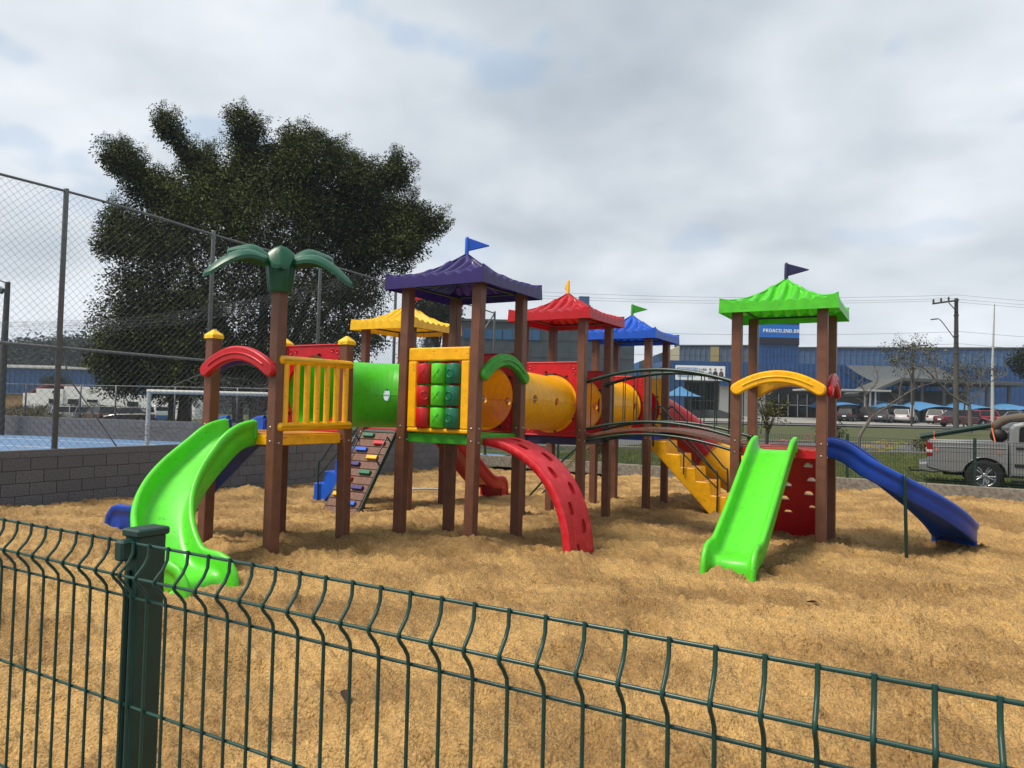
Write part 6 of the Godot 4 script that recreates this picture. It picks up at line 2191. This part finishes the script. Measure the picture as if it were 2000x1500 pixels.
func make_street() -> void:
	# utility poles
	for q in [["nearest utility pole with a three insulator arm and a street lamp", Vector3(36.3, 0.55, -58.0), 10.95, 0.19, -1.0, true], ["farther utility pole with a white and dark painted foot", Vector3(42.9, 1.0, -76.0), 8.65, 0.17, 1.0, false]]:
		var t := thing("utility_pole", q[1 - 1], "pole", q[1], 0.0)
		var st := S()
		var h: float = q[2]
		taper(st, [Vector3(0, -0.5, 0), Vector3(0, h * 0.5, 0), Vector3(0, h, 0)], [q[3] * 1.15, q[3], q[3] * 0.72], 10)
		lathe(st, Transform3D(Basis.IDENTITY, Vector3(0, h, 0)), [Vector2(q[3] * 0.72, 0), Vector2(0, 0.02)], 10)
		for y in [h - 3.1, h - 4.0, h - 4.5, h - 1.4]:
			lathe(st, Transform3D(Basis.IDENTITY, Vector3(0, y, 0)), [Vector2(q[3] * 0.9, -0.05), Vector2(q[3] * 1.02, -0.05), Vector2(q[3] * 1.02, 0.05), Vector2(q[3] * 0.9, 0.05)], 10)
		part(t, "pole", st, M.pole)
		st = S()
		var s: float = q[4]
		bx(st, Transform3D(Basis(Vector3.BACK, -0.16 * s if q[5] else 0.12), Vector3(s * 1.0 * (1.0 if q[5] else 0.35), h - 0.35, 0.2)), Vector3(2.2, 0.14, 0.10), 0.02)
		tube(st, [Vector3(0, h - 1.2, 0.2), Vector3(s * 0.75, h - 0.4, 0.2)], 0.04, 5)
		part(t, "cross_arm", st, M.pole)
		for k in 3:
			st = S()
			var x: float = s * (0.75 + 0.62 * k) if q[5] else 0.1 + 0.5 * k
			var y: float = h - 0.2 - (0.11 * k if q[5] else -0.05 * k)
			lathe(st, Transform3D(Basis.IDENTITY, Vector3(x, y - 0.06, 0.2)), [Vector2(0.03, 0), Vector2(0.08, 0.08), Vector2(0.06, 0.12), Vector2(0.09, 0.18), Vector2(0.06, 0.24), Vector2(0.08, 0.30), Vector2(0, 0.36)], 10)
			part(t, "insulator", st, M.pole)
		if q[5]:
			st = S()
			tube(st, smooth([Vector3(0, h - 3.7, 0.2), Vector3(-1.0, h - 2.4, 0.25), Vector3(-1.5, h - 1.85, 0.3), Vector3(-1.75, h - 1.75, 0.3)], 5), 0.035, 6)
			bx(st, Transform3D(Basis(Vector3.BACK, 0.12), Vector3(-1.98, h - 1.80, 0.3)), Vector3(0.55, 0.10, 0.2), 0.04)
			part(t, "street_lamp", st, M.galv)
		else:
			st = S()
			lathe(st, Transform3D.IDENTITY, [Vector2(0.205, 0.0), Vector2(0.205, 0.75)], 10)
			part(t, "painted_foot", st, M.sign_navy)
			st = S()
			lathe(st, Transform3D.IDENTITY, [Vector2(0.20, 0.75), Vector2(0.197, 2.0)], 10)
			part(t, "painted_band", st, M.white_paint)
	var fp := thing("flag_pole", "tall thin pale flag pole without a flag near the right edge", "pole", Vector3(47.4, 1.0, -70.0))
	var fs := S()
	taper(fs, [Vector3(0, -0.2, 0), Vector3(0, 6, 0), Vector3(0.2, 12.1, 0)], [0.17, 0.12, 0.05], 8)
	part(fp, "mast", fs, M.white_paint)
	# overhead wires, each strung past the nearest pole
	for q in [[11.75, 0.0, 0.012, "highest overhead wire crossing the sky"], [11.45, -0.65, 0.012, "second highest overhead wire crossing the sky"], [11.25, -1.3, 0.012, "third highest overhead wire crossing the sky"], [8.75, 0.3, 0.014, "overhead wire at street lamp height"], [7.75, 0.3, 0.014, "overhead wire just above the factory roofline"], [7.0, 0.3, 0.014, "lowest overhead wire on the nearest pole"]]:
		var st := S()
		var pts := []
		var p1 := Vector3(36.3 + q[1], q[0], -57.8)
		for e in [[Vector3(-14.0 + q[1], q[0] - 0.2, -56.0), p1], [p1, Vector3(84.0 + q[1], q[0] + 0.1, -60.0)]]:
			for i in 17:
				var t := i / 16.0
				var p: Vector3 = e[0].lerp(e[1], t)
				p.y -= 4.0 * t * (1.0 - t) * 0.75
				pts.append(p)
		sweep(st, circle(q[2] * 0.75, 4), frames(pts), false)
		var o := part(self, "overhead_wire", st, M.black)
		tag(o, q[3], "wire", "overhead wires")
	# shade roofs over the car park
	var xs := [35.5, 40.9, 46.0, 51.1, 56.2, 61.4]
	for k in 5:
		var t := thing("shade_roof", ["blue shade roof behind the bare forked tree", "blue shade roof left of the farther utility pole", "blue shade roof behind the nearest utility pole", "blue shade roof right of the nearest utility pole", "blue shade roof at the right edge"][k], "shade", Vector3(xs[k], 0.9, -80.0), 0.0, "blue shade roofs over the car park")
		var st := S()
		st.set_smooth_group(1)
		var w: float = xs[k + 1] - xs[k]
		for sh in [0.0, -0.05]:
			for i in 14:
				for j in 4:
					var v := []
					for e in [[0, 0], [0, 1], [1, 1], [1, 0]]:
						var s: float = (i + e[0]) / 14.0
						var z: float = (j + e[1]) / 4.0
						v.append(Vector3(s * (w - 0.1), 1.55 + 0.95 * pow(sin(s * PI), 0.75) * (0.55 + 0.45 * z) + 0.25 * z + sh, -z * 5.0))
					quad(st, v[0], v[1], v[2], v[3])
		part(t, "canopy", st, M.shade_blue)
		for x in [0.6, w - 0.7]:
			st = S()
			tube(st, [Vector3(x, -0.2, -2.5), Vector3(x, 2.2, -2.5)], 0.06, 6)
			part(t, "post", st, M.white_paint)
	# pointed blue tent roof by the entrance
	var um := thing("tent_roof", "pointed pale blue tent roof seen through the bridge railing", "shade", Vector3(19.0, 1.1, -80.0))
	var us := S()
	us.set_smooth_group(1)
	for k in 16:
		for j in 6:
			var v := []
			for e in [[0, 0], [1, 0], [1, 1], [0, 1]]:
				var an: float = TAU * (k + e[0]) / 16.0
				var t: float = (j + e[1]) / 6.0
				var rr: float = 0.12 + 2.5 * t
				v.append(Vector3(cos(an) * rr, 2.3 + 1.1 * pow(1.0 - t, 1.5), sin(an) * rr))
			quad(us, v[0], v[1], v[2], v[3])
	part(um, "canopy", us, M.shade_blue)
	us = S()
	tube(us, [Vector3(-1.4, -0.2, 0), Vector3(-1.4, 2.6, 0)], 0.06, 6)
	tube(us, [Vector3(1.1, -0.2, 0), Vector3(1.1, 2.7, 0)], 0.09, 6)
	part(um, "post", us, M.galv)
	# gate barrier ramp walls near the entrance
	var gw := S()
	box(gw, Vector3(21.5, 1.5, -79.0), Vector3(3.2, 0.9, 0.3), 0.03)
	prism(gw, Transform3D(Basis.IDENTITY, Vector3(23.1, 1.05, -79.0)), [Vector2(0, 0), Vector2(3.0, 0), Vector2(0, 0.95)], -0.15, 0.15, 0.02)
	var gwo := part(self, "ramp_wall", gw, M.dark_wall)
	tag(gwo, "low dark ramp wall in front of the factory entrance", "wall")
	var gp := S()
	tube(gp, [Vector3(25.2, 0.9, -78.0), Vector3(25.2, 3.3, -78.0)], 0.09, 8)
	var gpo := part(self, "gate_post", gp, M.white_paint)
	tag(gpo, "white post beside the dark factory entrance", "post")
	# parked cars on the right
	var C := "cars parked in front of the factory"
	car("maroon sedan parked beyond the grass behind the nearest utility pole", "sedan", M.car_maroon, Vector3(40.0, 0.93, -63.0), 0.12, C)
	car("white hatchback parked right of the farther utility pole", "hatch", M.car_white, Vector3(46.3, 1.06, -77.0), 0.85, C)
	car("white hatchback partly behind the foot of the farther utility pole", "hatch", M.car_white, Vector3(43.6, 1.06, -78.6), 0.85, C)
	car("grey hatchback left of the farther utility pole", "hatch", M.car_grey, Vector3(41.4, 1.05, -78.3), 0.75, C)
	car("black car third from the farther utility pole", "suv", M.car_black, Vector3(41.2, 1.05, -81.0), 0.8, C)
	car("black hatchback behind the bare forked tree", "hatch", M.car_black, Vector3(38.2, 1.03, -80.0), 0.8, C)
	car("black car seen just right of the red arch of the green roofed tower", "suv", M.car_black, Vector3(37.0, 1.0, -82.0), 0.9, C)
	car("red hatchback parked behind the maroon sedan", "hatch", M.car_red, Vector3(50.6, 1.1, -77.0), 2.5, C)
	car("black car right of the red hatchback", "suv", M.car_black, Vector3(54.4, 1.1, -79.5), 2.4, C)
	car("silver sedan above the pickup's cab", "sedan", M.car_silver, Vector3(49.6, 0.98, -69.0), 0.25, C)
	car("black car passing on the street seen under the yellow crawl tube", "sedan", M.car_black, Vector3(0.8, 0.12, -31.0), PI - 0.1, C)
	# parked cars on the left
	var D := "cars parked behind the court"
	car("white car leftmost of those behind the court", "hatch", M.car_white, Vector3(-45.4, -0.78, -73.0), 0.9, D)
	car("silver car beside the brown car behind the court", "hatch", M.car_silver, Vector3(-43.0, -0.78, -73.5), 0.7, D)
	car("brown car behind the far court wall", "hatch", M.car_brown, Vector3(-40.6, -0.72, -70.0), 2.5, D)
	car("dark car with its windscreen towards the court", "sedan", M.car_grey, Vector3(-39.8, -0.76, -74.0), -1.0, D)
	car("black sedan nearest behind the far court wall", "sedan", M.car_black, Vector3(-36.6, -0.72, -68.5), 3.3, D)
	car("silver car left of the goal post", "hatch", M.car_silver, Vector3(-36.6, -0.72, -73.5), -1.1, D)
	var tk := thing("small_truck", "small white and blue truck right of the goal post", "truck", Vector3(-34.6, -0.76, -70.0), -0.7)
	var ts := S()
	prism(ts, Transform3D.IDENTITY, [Vector2(-0.9, 0.4), Vector2(-0.9, 1.75), Vector2(-0.8, 1.85), Vector2(0.5, 1.85), Vector2(0.65, 1.75), Vector2(0.9, 1.05), Vector2(0.92, 0.4)], -0.8, 0.8, 0.06)
	part(tk, "cab", ts, M.car_white)
	ts = S()
	box(ts, Vector3(0.02, 0.62, 0), Vector3(1.9, 0.5, 1.66), 0.05)
	part(tk, "cab_panel", ts, M.car_blue)
	for s in [-1.0, 1.0]:
		ts = S()
		prism(ts, Transform3D(Basis.IDENTITY, Vector3(0, 0, s * 0.805)), [Vector2(-0.5, 1.1), Vector2(-0.5, 1.65), Vector2(0.45, 1.65), Vector2(0.68, 1.1)], -0.01, 0.01, 0.004)
		part(tk, "window", ts, M.glass_dark)
		wheel(tk, Vector3(0.3, 0.35, s * 0.72), 0.35, 0.2, s)
		wheel(tk, Vector3(-2.2, 0.35, s * 0.72), 0.35, 0.2, s)
	ts = S()
	prism(ts, Transform3D.IDENTITY, [Vector2(0.60, 1.12), Vector2(0.45, 1.68), Vector2(0.60, 1.72), Vector2(0.80, 1.14)], -0.7, 0.7, 0.01)
	box(ts, Vector3(0.80, 1.4, 0), Vector3(0.04, 0.5, 1.4), 0.01)
	part(tk, "windscreen", ts, M.glass_dark)
	ts = S()
	box(ts, Vector3(-2.2, 0.72, 0), Vector3(2.5, 0.3, 1.6), 0.04)
	part(tk, "bed", ts, M.car_blue)

func make_litter() -> void:
	# small stones and dead leaves on the sand
	for q in [["stone", "small pale stone on the sand behind the front fence, left of the middle", 3.13, -4.75, 0.035], ["stone", "flat pale stone on the sand behind the front fence, right of the middle", 4.05, -5.35, 0.035], ["stone", "tiny pale stone beside the small pale stone", 3.34, -5.0, 0.022], ["stone", "white stone fragment lying near the plank ramp", -2.2, 1.6, 0.05]]:
		var st := S()
		st.set_smooth_group(-1)
		var r := RandomNumberGenerator.new(); r.seed = int(q[2] * 100) + 500
		var prof := []
		for k in 7: prof.append(r.randf_range(0.75, 1.2))
		for k in 7:
			var a0 := TAU * k / 7.0
			var a1 := TAU * (k + 1) / 7.0
			var p0: Vector3 = Vector3(cos(a0), 0.0, sin(a0) * 0.6) * q[4] * prof[k]
			var p1: Vector3 = Vector3(cos(a1), 0.0, sin(a1) * 0.6) * q[4] * prof[(k + 1) % 7]
			quad(st, p0 - Vector3(0, 0.02, 0), p1 - Vector3(0, 0.02, 0), p1 * 0.8 + Vector3(0, q[4] * 0.5, 0), p0 * 0.8 + Vector3(0, q[4] * 0.5, 0))
			poly(st, [p0 * 0.8 + Vector3(0, q[4] * 0.5, 0), p1 * 0.8 + Vector3(0, q[4] * 0.5, 0), Vector3(0, q[4] * 0.62, 0)], Vector3.UP)
		var o := part(self, q[0], st, M.stone)
		o.position = W(q[2], sand_y(q[2], q[3]) + sand_detail(q[2], q[3]) + 0.004, q[3]); o.rotation.y = q[2]
		tag(o, q[1], "stone")
	for q in [["dead_leaf", "dark dead leaf on the sand right of the fence post", 2.3, -4.4, 0.06], ["dead_leaf", "curled dead leaf on the sand below the straight green slide", 4.05, -0.9, 0.05], ["dead_leaf", "dead leaf on the sand near the right end of the front fence", 5.15, -5.7, 0.03]]:
		var st := S()
		st.set_smooth_group(1)
		for i in 6:
			for j in 2:
				var v := []
				for e in [[0, 0], [1, 0], [1, 1], [0, 1]]:
					var t: float = (i + e[0]) / 6.0
					var s: float = (j + e[1]) - 1.0
					v.append(Vector3((t - 0.5) * 2.0, absf(s) * 0.35 * sin(t * PI) + 0.3 * t * t, s * 0.45 * sin(t * PI)) * q[4])
				quad(st, v[0], v[1], v[2], v[3])
		var o := part(self, q[0], st, M.dead_leaf)
		o.position = W(q[2], sand_y(q[2], q[3]) + sand_detail(q[2], q[3]) + 0.012, q[3]); o.rotation.y = q[3]
		tag(o, q[1], "leaf")
	var st := S()
	tube(st, [Vector3(-0.32, 0, 0), Vector3(0, 0.01, 0.02), Vector3(0.32, 0, 0)], 0.02, 6)
	var o := part(self, "pipe", st, M.white_paint)
	o.position = W(-3.6, -0.07, 4.2); o.rotation.y = 0.03
	tag(o, "thin white pipe lying on the sand behind the purple tower", "pipe")

func _ready() -> void:
	rng.seed = 1
	make_camera()
	make_sky()
	make_materials()
	make_ground()
	make_sand()
	make_court()
	make_back_fence()
	make_buildings()
	make_street()
	make_trees()
	make_playset()
	make_pickup()
	make_front_fence()
	make_litter()
	grass_tufts()
